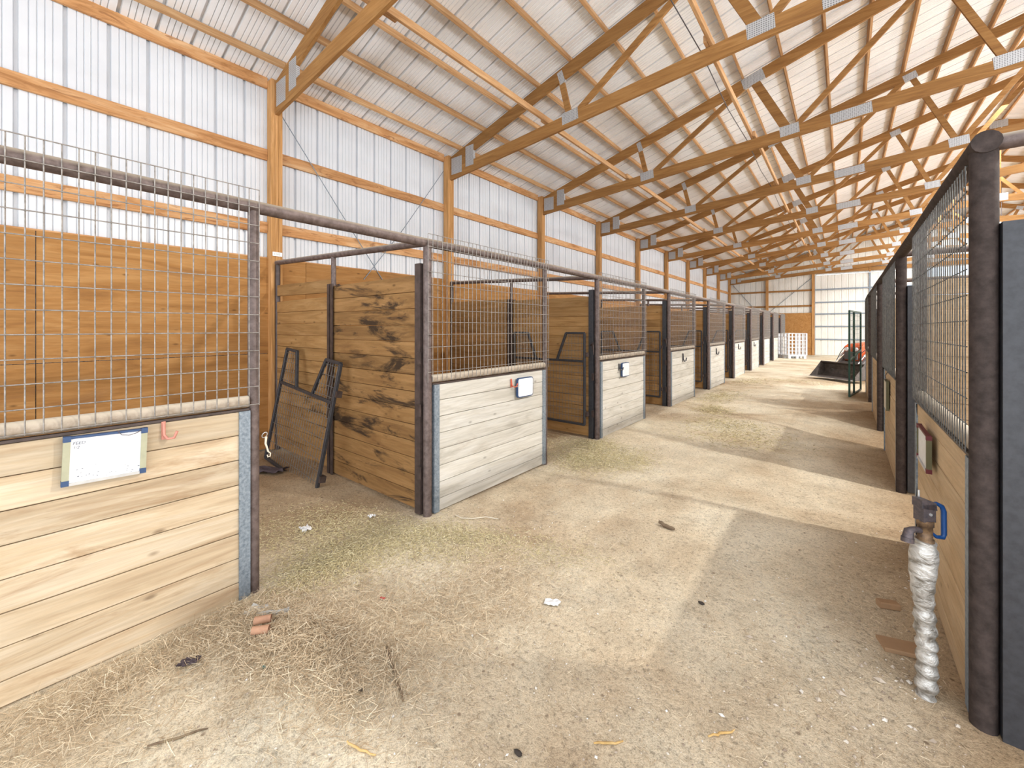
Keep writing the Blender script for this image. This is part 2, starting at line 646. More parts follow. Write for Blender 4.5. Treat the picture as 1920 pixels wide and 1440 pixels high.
# left wall ---------------------------------------------------------
wall = struct('wall_left')
me = sheet_mesh('metal_sheet', SW, 4.88, 'wall_sheet')
y = 0.07 - 4 * SW - 0.3048 + 0.29
i = 0
while y < Y1:
    # local x -> +Y ; local -y (depth) -> -X
    o = link('metal_sheet', me, wall, (XW - 0.045, y, 0.0), (0, 0, math.pi / 2))
    o.scale = (1, -1, 1)
    y += SW
    i += 1
# with rot 90deg local y -> -X ; scale -1 keeps the ribs on the outside

girt_specs = [(2.78, 0.14), (3.72, 0.14), (4.65, 0.14)]
gm = {}
for z0, h in girt_specs:
    for k in range(-2, 9):
        a, b_ = T(k) + 0.07, T(k + 1) - 0.07
        key = (h,)
        if key not in gm:
            m_ = MB()
            m_.bar((0, 0, 0), (0, b_ - a, 0), 0.038, h, cham=0.003)
            gm[key] = m_.mesh('wall_girt', 'girt_lumber')
        link('wall_girt', gm[key], wall, (XW - 0.02, a, z0 + h / 2))
# laminated three-ply posts
pm = MB()
for q in (-1, 0, 1):
    pm.bar((0, q * 0.046, 0), (0, q * 0.046, 4.74), 0.044, 0.135, up=(1, 0, 0), cham=0.003)
pme = pm.mesh('wall_post', 'post_lumber')
for k in range(-1, 10):
    link('wall_post', pme, wall, (XW + 0.045, T(k) - (0.06 if k == 9 else 0), 0))
# plywood lining, two sheets high
mp_ = {}
for j, (za, zb_) in enumerate(((0.0, 1.222), (1.228, 2.45))):
    yy = -2.25
    while yy < 27.0:
        key = j
        if key not in mp_:
            m_ = MB()
            m_.box(-0.008, 0.003, za, 0.008, 2.437, zb_)
            mp_[key] = m_.mesh('plywood_sheet', 'plywood')
        link('plywood_sheet', mp_[key], wall, (XW + 0.008, yy + (0.0 if j else 0.0), 0))
        yy += 2.44
# narrow ledger board on top of the plywood
m_ = MB()
m_.bar((XW - 0.01, -3.6, 2.455), (XW - 0.01, 29.2, 2.455), 0.036, 0.02)
m_.build('ledger_board', 'girt_lumber', wall)
# diagonal cable braces
m_ = MB()
m_.tube([(XW + 0.03, 2.30, 4.36), (XW + 0.03, 3.15, 3.22), (XW + 0.03, 3.85, 2.30)], 0.006, 6)
m_.build('cable_brace', 'galvanised', wall)
m_ = MB()
m_.tube([(XW + 0.03, 5.12, 4.45), (XW + 0.03, 4.22, 3.20), (XW + 0.03, 3.5, 2.30)], 0.006, 6)
m_.build('cable_brace', 'galvanised', wall)

# right wall ---------------------------------------------------------
wall_r = struct('wall_right')
y = 0.07 - 5 * SW + 0.9
while y < Y1:
    link('metal_sheet', me, wall_r, (XE + 0.045, y, 0.0), (0, 0, math.pi / 2))
    y += SW
for z0, h in girt_specs:
    for k in range(-2, 9):
        link('wall_girt', gm[(h,)], wall_r, (XE + 0.02, T(k) + 0.07, z0 + h / 2))
for k in range(-1, 10):
    link('wall_post', pme, wall_r, (XE - 0.045, T(k) - (0.06 if k == 9 else 0), 0))

# end wall -----------------------------------------------------------
wall_b = struct('wall_back')
DOOR_L, DOOR_R, DOOR_T = -1.42, 3.25, 4.60
OPEN_R = 5.65
me_cache = {}


def end_sheet(x, z0, z1, w=SW):
    key = round(z1 - z0, 3), w
    if key not in me_cache:
        me_cache[key] = sheet_mesh('metal_sheet', w, z1 - z0, 'end_sheet')
    o = link('metal_sheet', me_cache[key], wall_b, (x, Y1, z0))
    o.scale = (1, -1, 1)


x = -5.86
while x < XE:
    xc = x + SW / 2
    zt = top_z(max(XW, min(XE, xc))) + 0.20
    if DOOR_L - 0.1 < xc < OPEN_R:
        end_sheet(x, DOOR_T, zt)
    else:
        end_sheet(x, 0.0, zt)
    x += SW
# end wall posts (from floor to the truss)
for px in (-3.70, -1.42, 5.75, 8.0, 10.2):
    m_ = MB()
    zt = bot_z(px) + 0.05 if px < 0 else 4.8
    for q in (-1, 0, 1):
        m_.bar((px + q * 0.046, Y1 - 0.10, 0), (px + q * 0.046, Y1 - 0.10, zt), 0.135, 0.044, up=(1, 0, 0), cham=0.003)
    m_.build('wall_post', 'post_lumber', wall_b)
for zc in (2.85, 3.75):
    for xa, xb in ((XW + 0.1, -3.77), (-3.63, -1.49), (5.82, 7.93), (8.07, 10.13), (10.27, 12.3)):
        m_ = MB()
        m_.bar((xa, Y1 - 0.05, zc), (xb, Y1 - 0.05, zc), 0.038, 0.10, cham=0.003)
        m_.build('wall_girt', 'truss_lumber', wall_b)
# door header and the post stub above it
for xa, xb in ((-1.35, 1.0), (1.08, OPEN_R + 0.1)):
    m_ = MB()
    m_.bar((xa, Y1 - 0.12, 4.76), (xb, Y1 - 0.12, 4.76), 0.09, 0.20, cham=0.004)
    m_.build('door_header', 'truss_lumber', wall_b)
m_ = MB()
m_.bar((1.04, Y1 - 0.13, 4.60), (1.04, Y1 - 0.13, 5.05), 0.07, 0.09, up=(0, 1, 0), cham=0.003)
m_.build('header_stub', 'truss_lumber', wall_b)
# plywood at the end wall
for xa, xb in ((-5.7, -4.15), (-4.14, -2.86), (-2.85, -1.46)):
    m_ = MB()
    m_.box(xa, Y1 - 0.14, 0.0, xb, Y1 - 0.125, 2.44)
    m_.build('plywood_sheet', 'plywood', wall_b)
for pts in ([(XW + 0.1, Y1 - 0.04, 4.45), (-4.2, Y1 - 0.04, 2.5)], [(-1.5, Y1 - 0.04, 4.45), (-3.6, Y1 - 0.04, 2.5)]):
    m_ = MB()
    m_.tube(pts, 0.014, 6)
    m_.build('cable_brace', 'galvanised', wall_b)

# big sliding door (closed leaf) --------------------------------------
door = struct('door_1')
leaf_mesh = sheet_mesh('door_sheet', SW, 4.55, 'end_sheet')
for i in range(5):
    o = link('door_sheet', leaf_mesh, door, (DOOR_L + 0.03 + i * SW, Y1 - 0.03, 0.02))
    o.scale = (1, -1, 1)
for zc in (0.91, 1.65, 2.36, 3.02, 3.75):
    m_ = MB()
    m_.bar((DOOR_L + 0.04, Y1 - 0.055, zc), (DOOR_R, Y1 - 0.055, zc), 0.04, 0.075)
    m_.build('door_rail', 'galvanised', door)
for xc in (DOOR_L + 0.06, 1.04, DOOR_R - 0.03):
    m_ = MB()
    m_.bar((xc, Y1 - 0.06, 0.02), (xc, Y1 - 0.06, 4.55), 0.05, 0.06, up=(1, 0, 0))
    m_.build('door_stile', 'galvanised', door)

# ------------------------------------------------------------------ roof
roof = struct('ceiling')
SL = math.atan(0.29)
LEN_L = (XRIDGE - (XW - 0.25)) / math.cos(SL)
rm = sheet_mesh('roof_sheet', SW, LEN_L, 'roof_sheet', 0.045, 0.014)
y = 0.07 - 5 * SW - 0.3048 + 0.35
while y < Y1 + 0.2:
    for side in (0, 1):
        o = bpy.data.objects.new('roof_sheet', rm)
        # columns: local x -> Y, local z -> up the slope, local -y (ribs) -> outwards (up)
        if side == 0:
            zx = Vector((math.cos(SL), 0, math.sin(SL)))
            org = Vector((XW - 0.25, y, top_z(XW - 0.25) + 0.105))
        else:
            zx = Vector((-math.cos(SL), 0, math.sin(SL)))
            org = Vector((2 * XRIDGE - XW + 0.25, y, top_z(XW - 0.25) + 0.105))
        xx = Vector((0, 1, 0))
        yy = Vector((zx.z, 0, -zx.x)) if side == 0 else Vector((-zx.z, 0, zx.x * 1.0))
        if yy.z > 0:
            yy = -yy
        o.matrix_world = Matrix(((xx.x, yy.x, zx.x, org.x), (xx.y, yy.y, zx.y, org.y), (xx.z, yy.z, zx.z, org.z), (0, 0, 0, 1)))
        mw = o.matrix_world.copy()
        o.parent = roof
        o.matrix_world = mw
        col.objects.link(o)
    y += SW
m_ = MB()
zr = top_z(XRIDGE) + 0.125
m_.prism([(XRIDGE - 0.25, zr - 0.07), (XRIDGE, zr + 0.005), (XRIDGE + 0.25, zr - 0.07), (XRIDGE + 0.25, zr - 0.06), (XRIDGE, zr + 0.02), (XRIDGE - 0.25, zr - 0.06)], 1, Y0, Y1 + 0.2)
m_.build('ridge_cap', 'roof_sheet', roof)

# purlins between the trusses
pu = MB()
pu.bar((0, 0, 0), (0, PIT - 0.006, 0), 0.038, 0.092, cham=0.003)
pume = pu.mesh('purlin', 'purlin_lumber')
PX = [-5.45 + 0.577 * i for i in range(15)]
PX.append(XRIDGE - 0.10)
rest = MB()
for k in range(-2, 9):
    for x in PX:
        link('purlin', pume, roof, (x, T(k) + 0.003, top_z(x) + 0.049), (0, -SL, 0))
    for j, x in enumerate(PX):
        xr = 2 * XRIDGE - x
        if j >= 9:
            link('purlin', pume, roof, (xr, T(k) + 0.003, top_z(x) + 0.049), (0, SL, 0))
        else:
            rest.bar((xr, T(k) + 0.003, top_z(x) + 0.049), (xr, T(k + 1) - 0.003, top_z(x) + 0.049), 0.038, 0.092)
o = rest.build('purlin_rest', 'purlin_lumber', roof)
o['kind'] = 'stuff'
# eave boards on top of the posts
for xx_ in (XW - 0.06, XE + 0.06):
    m_ = MB()
    m_.bar((xx_, Y0, top_z(XW) + 0.05), (xx_, Y1, top_z(XW) + 0.05), 0.038, 0.06)
    m_.build('eave_board', 'girt_lumber', roof)

# ------------------------------------------------------------------ roof trusses
BN = [-3.13, -0.72, 1.66]
TN = [-3.30, -1.25, 1.00]


def bn(x):
    return Vector((x, 0, bot_z(x) + 0.10))


def tn(x):
    return Vector((x, 0, top_z(x) - 0.10))


def mirror(p):
    return Vector((2 * XRIDGE - p.x, p.y, p.z))


def make_truss(label):
    t = thing('roof_truss', label, 'roof truss', (0, T(0), 0), 0, 'roof trusses across the barn')
    th = 0.040
    for sgn in (0, 1):
        f = (lambda p: p) if sgn == 0 else mirror
        # bottom chord
        a, b_ = -5.72, XRIDGE
        poly = [f(Vector((a, 0, bot_z(a)))), f(Vector((b_, 0, bot_z(b_)))), f(Vector((b_, 0, bot_z(b_) + 0.19))), f(Vector((a, 0, bot_z(a) + 0.19)))]
        m_ = MB()
        m_.prism([(p.x, p.z) for p in poly], 1, -th / 2, th / 2)
        m_.build('bottom_chord', 'truss_lumber', t)
        poly = [f(Vector((a, 0, top_z(a)))), f(Vector((b_, 0, top_z(b_)))), f(Vector((b_, 0, top_z(b_) - 0.195))), f(Vector((a, 0, top_z(a) - 0.195)))]
        m_ = MB()
        m_.prism([(p.x, p.z) for p in poly], 1, -th / 2, th / 2)
        m_.build('top_chord', 'truss_lumber', t)
        # heel block
        m_ = MB()
        poly = [f(Vector((-5.72, 0, bot_z(-5.72) + 0.185))), f(Vector((-5.10, 0, bot_z(-5.1) + 0.185))), f(Vector((-5.10, 0, top_z(-5.1) - 0.18))), f(Vector((-5.72, 0, top_z(-5.72) - 0.185)))]
        m_.prism([(p.x, p.z) for p in poly], 1, -0.0195, 0.0195)
        m_.build('heel_block', 'truss_lumber', t)
        webs = [(tn(TN[0]), bn(BN[0])), (bn(BN[0]), tn(TN[1])), (tn(TN[1]), bn(BN[1])), (bn(BN[1]), tn(TN[2])), (tn(TN[2]), bn(BN[2])), (bn(BN[2]), tn(XRIDGE) + Vector((-0.03, 0, 0)))]
        for i, (p, q) in enumerate(webs):
            d = (q - p).normalized()
            m_ = MB()
            m_.bar(f(p + d * 0.06), f(q - d * 0.06), 0.036, 0.088 if i not in (2, 4) else 0.135, up=(0, 1, 0))
            # bar(): w along the cross direction, h along up -> swap so the wide face shows
            m_ = MB()
            wd = 0.088 if i not in (2,) else 0.135
            m_.bar(f(p + d * 0.06), f(q - d * 0.06), wd, 0.037, up=(0, 1, 0))
            m_.build('web', 'truss_lumber', t)

        def plate(c, w, h, ang):
            ang = ang if sgn == 0 else -ang
            c = f(c)
            ca, sa = math.cos(ang), math.sin(ang)
            pl = [(c.x + ca * x_ - sa * z_, c.z + sa * x_ + ca * z_) for x_, z_ in ((-w / 2, -h / 2), (w / 2, -h / 2), (w / 2, h / 2), (-w / 2, h / 2))]
            m2 = MB()
            m2.prism(pl, 1, -th / 2 - 0.002, th / 2 + 0.002)
            m2.build('gusset_plate', 'gusset_plate', t)
        plate(Vector((-5.52, 0, 4.53)), 0.27, 0.30, 0.0)
        plate(Vector((-5.19, 0, 4.62)), 0.20, 0.36, 0.0)
        for x in BN:
            plate(bn(x) + Vector((0, 0, 0.045)), 0.27, 0.17, 0.084)
        plate(Vector((0.07, 0, bot_z(0.07) + 0.095)), 0.50, 0.165, 0.084)
        plate(tn(TN[0]) + Vector((0.02, 0, -0.03)), 0.09, 0.20, 0.3)
        plate(tn(TN[1]), 0.34, 0.19, 0.29)
        plate(tn(TN[2]) + Vector((0, 0, -0.04)), 0.20, 0.14, 0.29)
    m_ = MB()
    m_.bar((XRIDGE, 0, bot_z(XRIDGE) + 0.15), (XRIDGE, 0, top_z(XRIDGE) - 0.15), 0.088, 0.037, up=(0, 1, 0))
    m_.build('web', 'truss_lumber', t)
    for z in (top_z(XRIDGE) - 0.13, bot_z(XRIDGE) + 0.12):
        m_ = MB()
        m_.box(XRIDGE - 0.17, -0.0225, z - 0.10, XRIDGE + 0.17, 0.0225, z + 0.10)
        m_.build('gusset_plate', 'gusset_plate', t)
    return t


TL = ['nearest roof truss, rising from the first wall post above the leaning gate',
      'second roof truss from the camera, resting on the second wall post',
      'third roof truss from the camera, resting on the third wall post',
      'fourth roof truss, over the third mesh front of the left stalls',
      'fifth roof truss counted from the near end of the barn',
      'sixth roof truss counted from the near end of the barn',
      'seventh roof truss counted from the near end of the barn',
      'eighth roof truss, third from the white end wall',
      'ninth roof truss, the last but one before the end wall',
      'last roof truss, flat against the white end wall']
truss0 = make_truss(TL[0])
for k in range(1, 10):
    copy_tree(truss0, (0, T(k) - (0.12 if k == 9 else 0), 0), TL[k])

# long braces lying on the bottom chords
def brace(x, h, ka, kb, label, mat='purlin_lumber'):
    z = bot_z(x) + 0.19 + h / 2 + 0.006
    t = thing('truss_brace', label, 'brace', (x, 0, 0), 0, 'long braces over the trusses')
    k = ka
    n = 0
    while k < kb:
        a = T(k) - 0.12 if n else max(T(k) - 0.12, Y0 + 0.2)
        b_ = min(T(k + 1) + (0.12 if n % 2 else 0.30), 29.0)
        m_ = MB()
        off = 0.021 if n % 2 else -0.021
        m_.bar((off, a, z), (off, b_, z), 0.038, h, cham=0.003)
        m_.build('brace_board', mat, t)
        k += 1
        n += 1
    return t


brace(-3.54, 0.085, -1, 9, 'double pale brace running the barn over the trusses nearer the left wall')
brace(-1.24, 0.085, -1, 9, 'pinkish pale brace running lengthwise over the trusses above the aisle')
m_ = MB()
pts = []
for k in range(0, 10):
    pts.append((-1.34, T(k), bot_z(-1.34) + 0.20))
    if k < 9:
        pts.append((-1.34, T(k) + PIT / 2, bot_z(-1.34) + 0.12))
m_.tube(pts, 0.006, 5)
tag(m_.build('electric_cable', 'hook_dark'), 'thin grey cable slung from truss to truss beside the pinkish brace', 'cable')


# ------------------------------------------------------------------ boards
board_cache = {}


def board_mesh(length, h, th, mat):
    key = (round(length, 3), round(h, 3), th, mat)
    if key not in board_cache:
        m_ = MB()
        m_.bar((-length / 2, 0, 0), (length / 2, 0, 0), th, h - 0.004, cham=0.003)
        board_cache[key] = m_.mesh('board', mat)
    return board_cache[key]


# ------------------------------------------------------------------ stall fronts
def mesh_panel(y0, y1, z0, z1, x, r=0.0034, step=0.0525, row=0.1035, mat_r=4):
    m_ = MB()
    n = int(round((y1 - y0) / step))
    for i in range(n + 1):
        yy = y0 + (y1 - y0) * i / n
        jx = random.uniform(-0.0012, 0.0012)
        m_.tube([(x, yy, z0), (x + jx, yy + random.uniform(-0.002, 0.002), (z0 + z1) / 2), (x, yy, z1)], r, mat_r, caps=False, smooth=True)
    z = z1
    while z > z0 - 0.01:
        m_.tube([(x + r * 1.6, y0, z), (x + r * 1.6, (y0 + y1) / 2, z - 0.001), (x + r * 1.6, y1, z)], r, mat_r, caps=False, smooth=True)
        z -= row
    return m_


def stall_front(side, k, label, mat):
    """side -1: left row (aisle on +x), +1: right row (aisle on -x). Posts at its two ends."""
    y0 = T(k) if side < 0 else 2.40 + k * PIT
    X = XL if side < 0 else XR
    s = 1.0 if side < 0 else -1.0            # towards the aisle
    ln = PAN if side < 0 else 1.70
    t = thing('stall_front', label, 'stall front', (X, y0, 0), 0, 'stall fronts along the %s of the aisle' % ('left' if side < 0 else 'right'))
    rp = 0.036 if side < 0 else 0.040
    m_ = MB()
    m_.tube([(0, 0, -0.05), (0, 0, 2.235)], rp, 14)
    m_.build('post', 'rusty_pipe' if side < 0 else 'shaded_pipe', t)
    m_ = MB()
    m_.tube([(0, ln, -0.05), (0, ln, 2.235)], 0.030, 14)
    m_.build('post', 'rusty_pipe' if side < 0 else 'shaded_pipe', t)
    zs = 1.125 if side < 0 else 1.075
    m_ = MB()
    m_.tube([(0, 0.03, zs), (0, ln - 0.03, zs)], 0.034, 12)
    m_.build('sill_pipe', 'dusty_pipe', t)
    m_ = MB()
    m_.box(min(0, s * 0.03), 0.03, zs - 0.048, max(0, s * 0.03), ln - 0.03, zs - 0.036)
    m_.build('sill_angle', 'brown_steel', t)
    # flat galvanised angles that hold the boards
    for yy in (0.075, ln - 0.055):
        m_ = MB()
        m_.box(min(0, s * 0.034), yy - 0.028, 0.0, max(0, s * 0.034), yy + 0.028, zs - 0.05)
        m_.build('frame_angle', 'galvanised', t)
    zj = [0.0, 0.105, 0.243, 0.382, 0.520, 0.659, 0.800, 0.940, zs - 0.050]
    L = ln - 0.13
    for a, b_ in zip(zj[:-1], zj[1:]):
        o = link('board', board_mesh(L, b_ - a, 0.034, mat), t, (s * 0.008 + random.uniform(-.0015, .0015), (0.03 + ln - 0.03) / 2, (a + b_) / 2), (0, 0, math.pi / 2))
    rr = 0.0029 if side < 0 else 0.0024
    ztop = {(-1, -1): 2.352}.get((side, k), 2.325 if side < 0 else 2.20)
    zlow = zs - 0.022
    xm = s * 0.044
    a_, b__ = (-0.03, ln + 0.015) if side < 0 else (0.03, ln - 0.0)
    m_ = mesh_panel(a_, b__, zlow, ztop, xm, r=rr, mat_r=5 if (k <= 0) else 4)
    m_.build('wire_mesh', 'wire_zinc' if side < 0 else 'wire_shade', t)
    return t


FL = ['nearest stall front, warm pine boards with the large tilted whiteboard',
      'stall front with pale boards, rounded small whiteboard and orange hook',
      'third stall front on the left, white clip board under its mesh',
      'fourth stall front on the left with a dark hook',
      'fifth stall front on the left row, counted from the camera',
      'sixth stall front on the left row, counted from the camera',
      'seventh stall front on the left row, counted from the camera',
      'eighth stall front on the left row, counted from the camera',
      'ninth stall front on the left, beside the white cage',
      'last stall front of the left row, behind the white cage']
for k in range(-1, 9):
    stall_front(-1, k, FL[k + 1], 'front_board_warm' if k < 0 else 'front_board_pale')
FR = ['nearest tan stall front on the right behind the water hydrant',
      'second tan stall front on the right, with a narrow hanging board',
      'third tan stall front on the right row',
      'last tan stall front on the right, where the green gate hangs']
for k in range(4):
    stall_front(1, k, FR[k], 'front_board_tan')

# long pipe rails on top of the fronts
m_ = MB()
pts = [(0, -0.9 + i * 1.0, 2.262 + 0.004 * math.sin(i * 1.7)) for i in range(30)]
m_.tube(pts, 0.037, 14)
o = m_.build('top_rail', 'rusty_pipe', None, (XL, 0, 0))
tag(o, 'long dusty brown pipe rail capping the left stall row', 'pipe rail')
m_ = MB()
pts = [(0, 2.355 + i * 0.98, 2.262 + 0.004 * math.sin(i * 2.1)) for i in range(12)]
pts[-1] = (0, 13.02, 2.24)
pts.append((0, 13.14, 2.18))
pts.append((0, 13.18, 2.05))
m_.tube(pts, 0.042, 16)
o = m_.build('top_rail', 'shaded_pipe', None, (XR, 0, 0))
tag(o, 'long dark pipe rail capping the right stall row, round cut end nearest', 'pipe rail')


# ------------------------------------------------------------------ stall partitions
def partition(side, k, label, mat_near, mat_far):
    """runs from the stall front to the wall behind; local x goes away from the aisle"""
    y0 = T(k) if side < 0 else 2.40 + k * PIT
    X = (XL - 0.075) if side < 0 else (XR + 0.075)
    s = -1.0 if side < 0 else 1.0
    depth = 2.95 if side < 0 else 2.85
    t = thing('stall_partition', label, 'partition', (X, y0, 0), 0, 'plank partitions between the stalls on the %s' % ('left' if side < 0 else 'right'))
    ztop = 2.0
    m_ = MB()
    # front channel post with its two flanges
    h = 2.09 if side < 0 else 1.95
    m_.box(min(-s * 0.035, s * 0.035), -0.045, 0, max(-s * 0.035, s * 0.035), -0.036, h)
    m_.box(min(-s * 0.035, s * 0.035), 0.036, 0, max(-s * 0.035, s * 0.035), 0.045, h)
    m_.box(min(-s * 0.035, -s * 0.026), -0.036, 0, max(-s * 0.035, -s * 0.026), 0.036, h)
    pf = m_.build('channel_post', 'dark_steel' if side > 0 or k > 0 else 'brown_steel', t)
    m2 = MB()
    for zz in (0.82, 0.30, 1.25):
        m2.box(s * -0.02, -0.062, zz, s * -0.02 + 0.03, -0.045, zz + 0.10)
    if side < 0:
        m2.build('hinge_plate', 'brown_steel', pf)
    xm = 1.47
    m_ = MB()
    for dx in (-0.055, 0.012):
        a = sorted((s * (xm + dx), s * (xm + dx + 0.043)))
        m_.box(a[0], -0.045, 0, a[1], -0.034, 2.02)
        m_.box(a[0], 0.034, 0, a[1], 0.045, 2.02)
    m_.box(min(s * (xm - 0.008), s * (xm + 0.008)), -0.034, 0, max(s * (xm - 0.008), s * (xm + 0.008)), 0.034, 2.02)
    m_.build('middle_post', 'brown_steel' if side < 0 else 'dark_steel', t)
    m_ = MB()
    zt1 = 2.262 + 0.13 * xm / depth if side < 0 else 2.262
    m_.tube([(s * xm, 0, 1.95), (s * xm, 0, zt1)], 0.026, 10)
    m_.build('riser_pipe', 'rusty_pipe', t)
    m_ = MB()
    m_.tube([(s * (depth - 0.06), 0, 0), (s * (depth - 0.06), 0, 2.36 if side < 0 else 2.26)], 0.030, 10)
    m_.build('rear_post', 'brown_steel', t)
    m_ = MB()
    m_.tube([(-s * 0.07, 0, 2.262), (s * depth, 0, 2.262 + (0.13 if side < 0 else 0))], 0.031, 12)
    m_.build('cross_rail', 'rusty_pipe', t)
    zj = [0.02 + i * (ztop - 0.02) / 14 for i in range(15)]
    for bay in (0, 1):
        a, b_ = (0.03, xm - 0.012) if bay == 0 else (xm + 0.012, depth - 0.09)
        for i in range(14):
            dz = 0.0
            rot = 0.0
            if bay == 1 and side < 0 and k == 0 and i == 13:
                dz, rot = 0.055, 0.02
            zc = (zj[i] + zj[i + 1]) / 2 + dz + (0.03 if bay else 0)
            o = link('board', board_mesh(b_ - a, zj[1] - zj[0], 0.036, mat_near if bay == 0 else mat_far), t,
                     (s * (a + b_) / 2, random.uniform(-.002, .002), zc), (0, rot - random.uniform(-0.002, 0.002), 0))
    return t


PL = ['smoke-stained plank partition behind the leaning gate',
      'second plank partition on the left, with an open mesh gate against it',
      'third plank partition on the left row', 'fourth plank partition on the left row',
      'fifth plank partition on the left row', 'sixth plank partition on the left row',
      'seventh plank partition on the left row', 'eighth plank partition on the left row',
      'last plank partition on the left row, next to the end wall']
for k in range(0, 9):
    partition(-1, k, PL[k], 'stall_board_charred' if k == 0 else 'stall_board', 'stall_board')
PR = ['nearest plank partition on the right, edge-on beside the dark steel channel',
      'second plank partition on the right, seen through the mesh',
      'third plank partition on the right row', 'last plank partition on the right row']
for k in range(0, 4):
    partition(1, k, PR[k], 'front_board_tan', 'front_board_tan')
# planks closing the rear of the right stalls
t = thing('rear_planking', 'long plank wall behind the right stalls', 'plank wall', (XR + 2.95, 2.4, 0))
for i in range(14):
    for j in range(4):
        link('board', board_mesh(2.6, 0.1414, 0.036, 'front_board_tan'), t, (0.03, 1.35 + j * 2.605, 0.09 + i * 0.1414), (0, 0, math.pi / 2))
for j in range(5):
    m_ = MB()
    m_.box(0.05, j * 2.6 - 0.03, 0, 0.11, j * 2.6 + 0.05, 2.1)
    m_.build('post', 'dark_steel', t)


# ------------------------------------------------------------------ yoke gates
def make_gate(label, loc, rot):
    """frame 1.27 wide (x), 1.27 high (z), with an open notch in the upper third"""
    t = thing('yoke_gate', label, 'gate', loc, 0, 'mesh yoke gates of the left stalls')
    t.rotation_euler = rot
    W, Hh, zm = 1.27, 1.28, 0.885
    q = 0.032

    def fr(name, p, r_):
        m_ = MB()
        m_.bar(p, r_, q, q, up=(0, 1, 0), cham=0.004)
        m_.build(name, 'dark_steel', t)
    fr('side_rail', (0, 0, 0), (0, 0, Hh))
    fr('side_rail', (W, 0, 0), (W, 0, Hh))
    fr('bottom_rail', (0, 0, 0), (W, 0, 0))
    fr('middle_rail', (0, 0, zm), (W, 0, zm))
    fr('top_rail', (0, 0, Hh), (0.27, 0, Hh))
    fr('top_rail', (W - 0.30, 0, Hh), (W, 0, Hh))
    fr('yoke_bar', (0.27, 0, Hh), (0.43, 0, zm))
    fr('yoke_bar', (W - 0.30, 0, Hh), (W - 0.46, 0, zm))
    m_ = MB()
    n = 24
    for i in range(1, n):
        x = W * i / n
        top = zm
        if x < 0.43:
            top = Hh if x < 0.27 else Hh - (x - 0.27) / 0.16 * (Hh - zm)
        elif x > W - 0.46:
            top = Hh if x > W - 0.30 else Hh - (W - 0.30 - x) / 0.16 * (Hh - zm)
        m_.tube([(x, 0.006, 0), (x, 0.006, top)], 0.0026, 4, caps=False)
    z = 0.1
    while z < Hh:
        if z < zm:
            m_.tube([(0, 0.002, z), (W, 0.002, z)], 0.003, 4, caps=False)
        else:
            d = (Hh - z) / (Hh - zm) * 0.16
            m_.tube([(0, 0.002, z), (0.27 + d, 0.002, z)], 0.003, 4, caps=False)
            m_.tube([(W - 0.30 - d, 0.002, z), (W, 0.002, z)], 0.003, 4, caps=False)
        z += 0.1035
    m_.build('wire_mesh', 'wire_dark', t)
    for zz in (0.12, 0.95):
        m_ = MB()
        m_.box(W - 0.016, -0.01, zz, W + 0.045, 0.05, zz + 0.06)
        m_.build('hinge_lug', 'brown_steel', t)
    return t


g0 = make_gate('loose mesh gate leaning on the stained partition in the nearest stall', (-5.26, 1.93, 0.045), (-0.155, 0.085, -0.015))
GL = ['mesh gate swung open in the second stall, beside its black post', 'mesh gate swung open in the third stall on the left',
      'mesh gate swung open in the fourth stall on the left', 'mesh gate swung open in the fifth stall on the left',
      'mesh gate swung open in the sixth stall on the left', 'mesh gate swung open in the seventh stall on the left',
      'mesh gate swung open in the eighth stall on the left', 'mesh gate swung open in the ninth stall on the left']
for k in range(1, 9):
    g = copy_tree(g0, (-4.10, T(k) - 0.10, 0.20), GL[k - 1])
    g.rotation_euler = (0, 0, -0.02)


# ------------------------------------------------------------------ boards, hooks and tags on the fronts
def text_mesh(txt, size, mat, shear=0.2):
    cu = bpy.data.curves.new('txt', 'FONT')
    cu.body = txt
    cu.size = size
    cu.shear = shear
    cu.resolution_u = 2
    cu.extrude = 0.0004
    to = bpy.data.objects.new('txt', cu)
    me_ = bpy.data.meshes.new_from_object(to)
    bpy.data.objects.remove(to)
    me_.materials.clear()
    me_.materials.append(MAT[mat])
    return me_


def whiteboard(label, loc, rot, W, Hh, side_mat, corner_mat, writing=None):
    """local x along its width, z up, faces -y"""
    t = thing('whiteboard', label, 'whiteboard', loc)
    t.rotation_euler = rot
    m_ = MB()
    m_.box(0.012, -0.008, 0.010, W - 0.012, 0.006, Hh - 0.008)
    m_.build('writing_surface', 'board_white', t)
    b_ = 0.022
    for nm, x0, x1, z0, z1, mt in (('side_frame', 0, b_, 0, Hh, side_mat), ('side_frame', W - b_, W, 0, Hh, side_mat)):
        m_ = MB()
        m_.box(x0, -0.014, z0, x1, 0.008, z1)
        m_.build(nm, mt, t)
    m_ = MB()
    m_.box(b_, -0.013, Hh - 0.010, W - b_, 0.008, Hh)
    m_.build('top_frame', corner_mat, t)
    m_ = MB()
    m_.box(b_, -0.015, -0.002, W - b_, 0.008, 0.010)
    m_.build('bottom_frame', 'frame_aluminium', t)
    for x0 in (-0.001, W - b_ - 0.001):
        for z0 in (-0.002, Hh - 0.022):
            m_ = MB()
            m_.box(x0, -0.0155, z0, x0 + b_ + 0.002, 0.009, z0 + 0.024)
            m_.build('corner_cap', corner_mat, t)
    if writing:
        for txt, x, z, sz in writing:
            link('lettering', text_mesh(txt, sz, 'ink'), t, (x, -0.0088, z), (math.pi / 2, 0, 0))
    return t


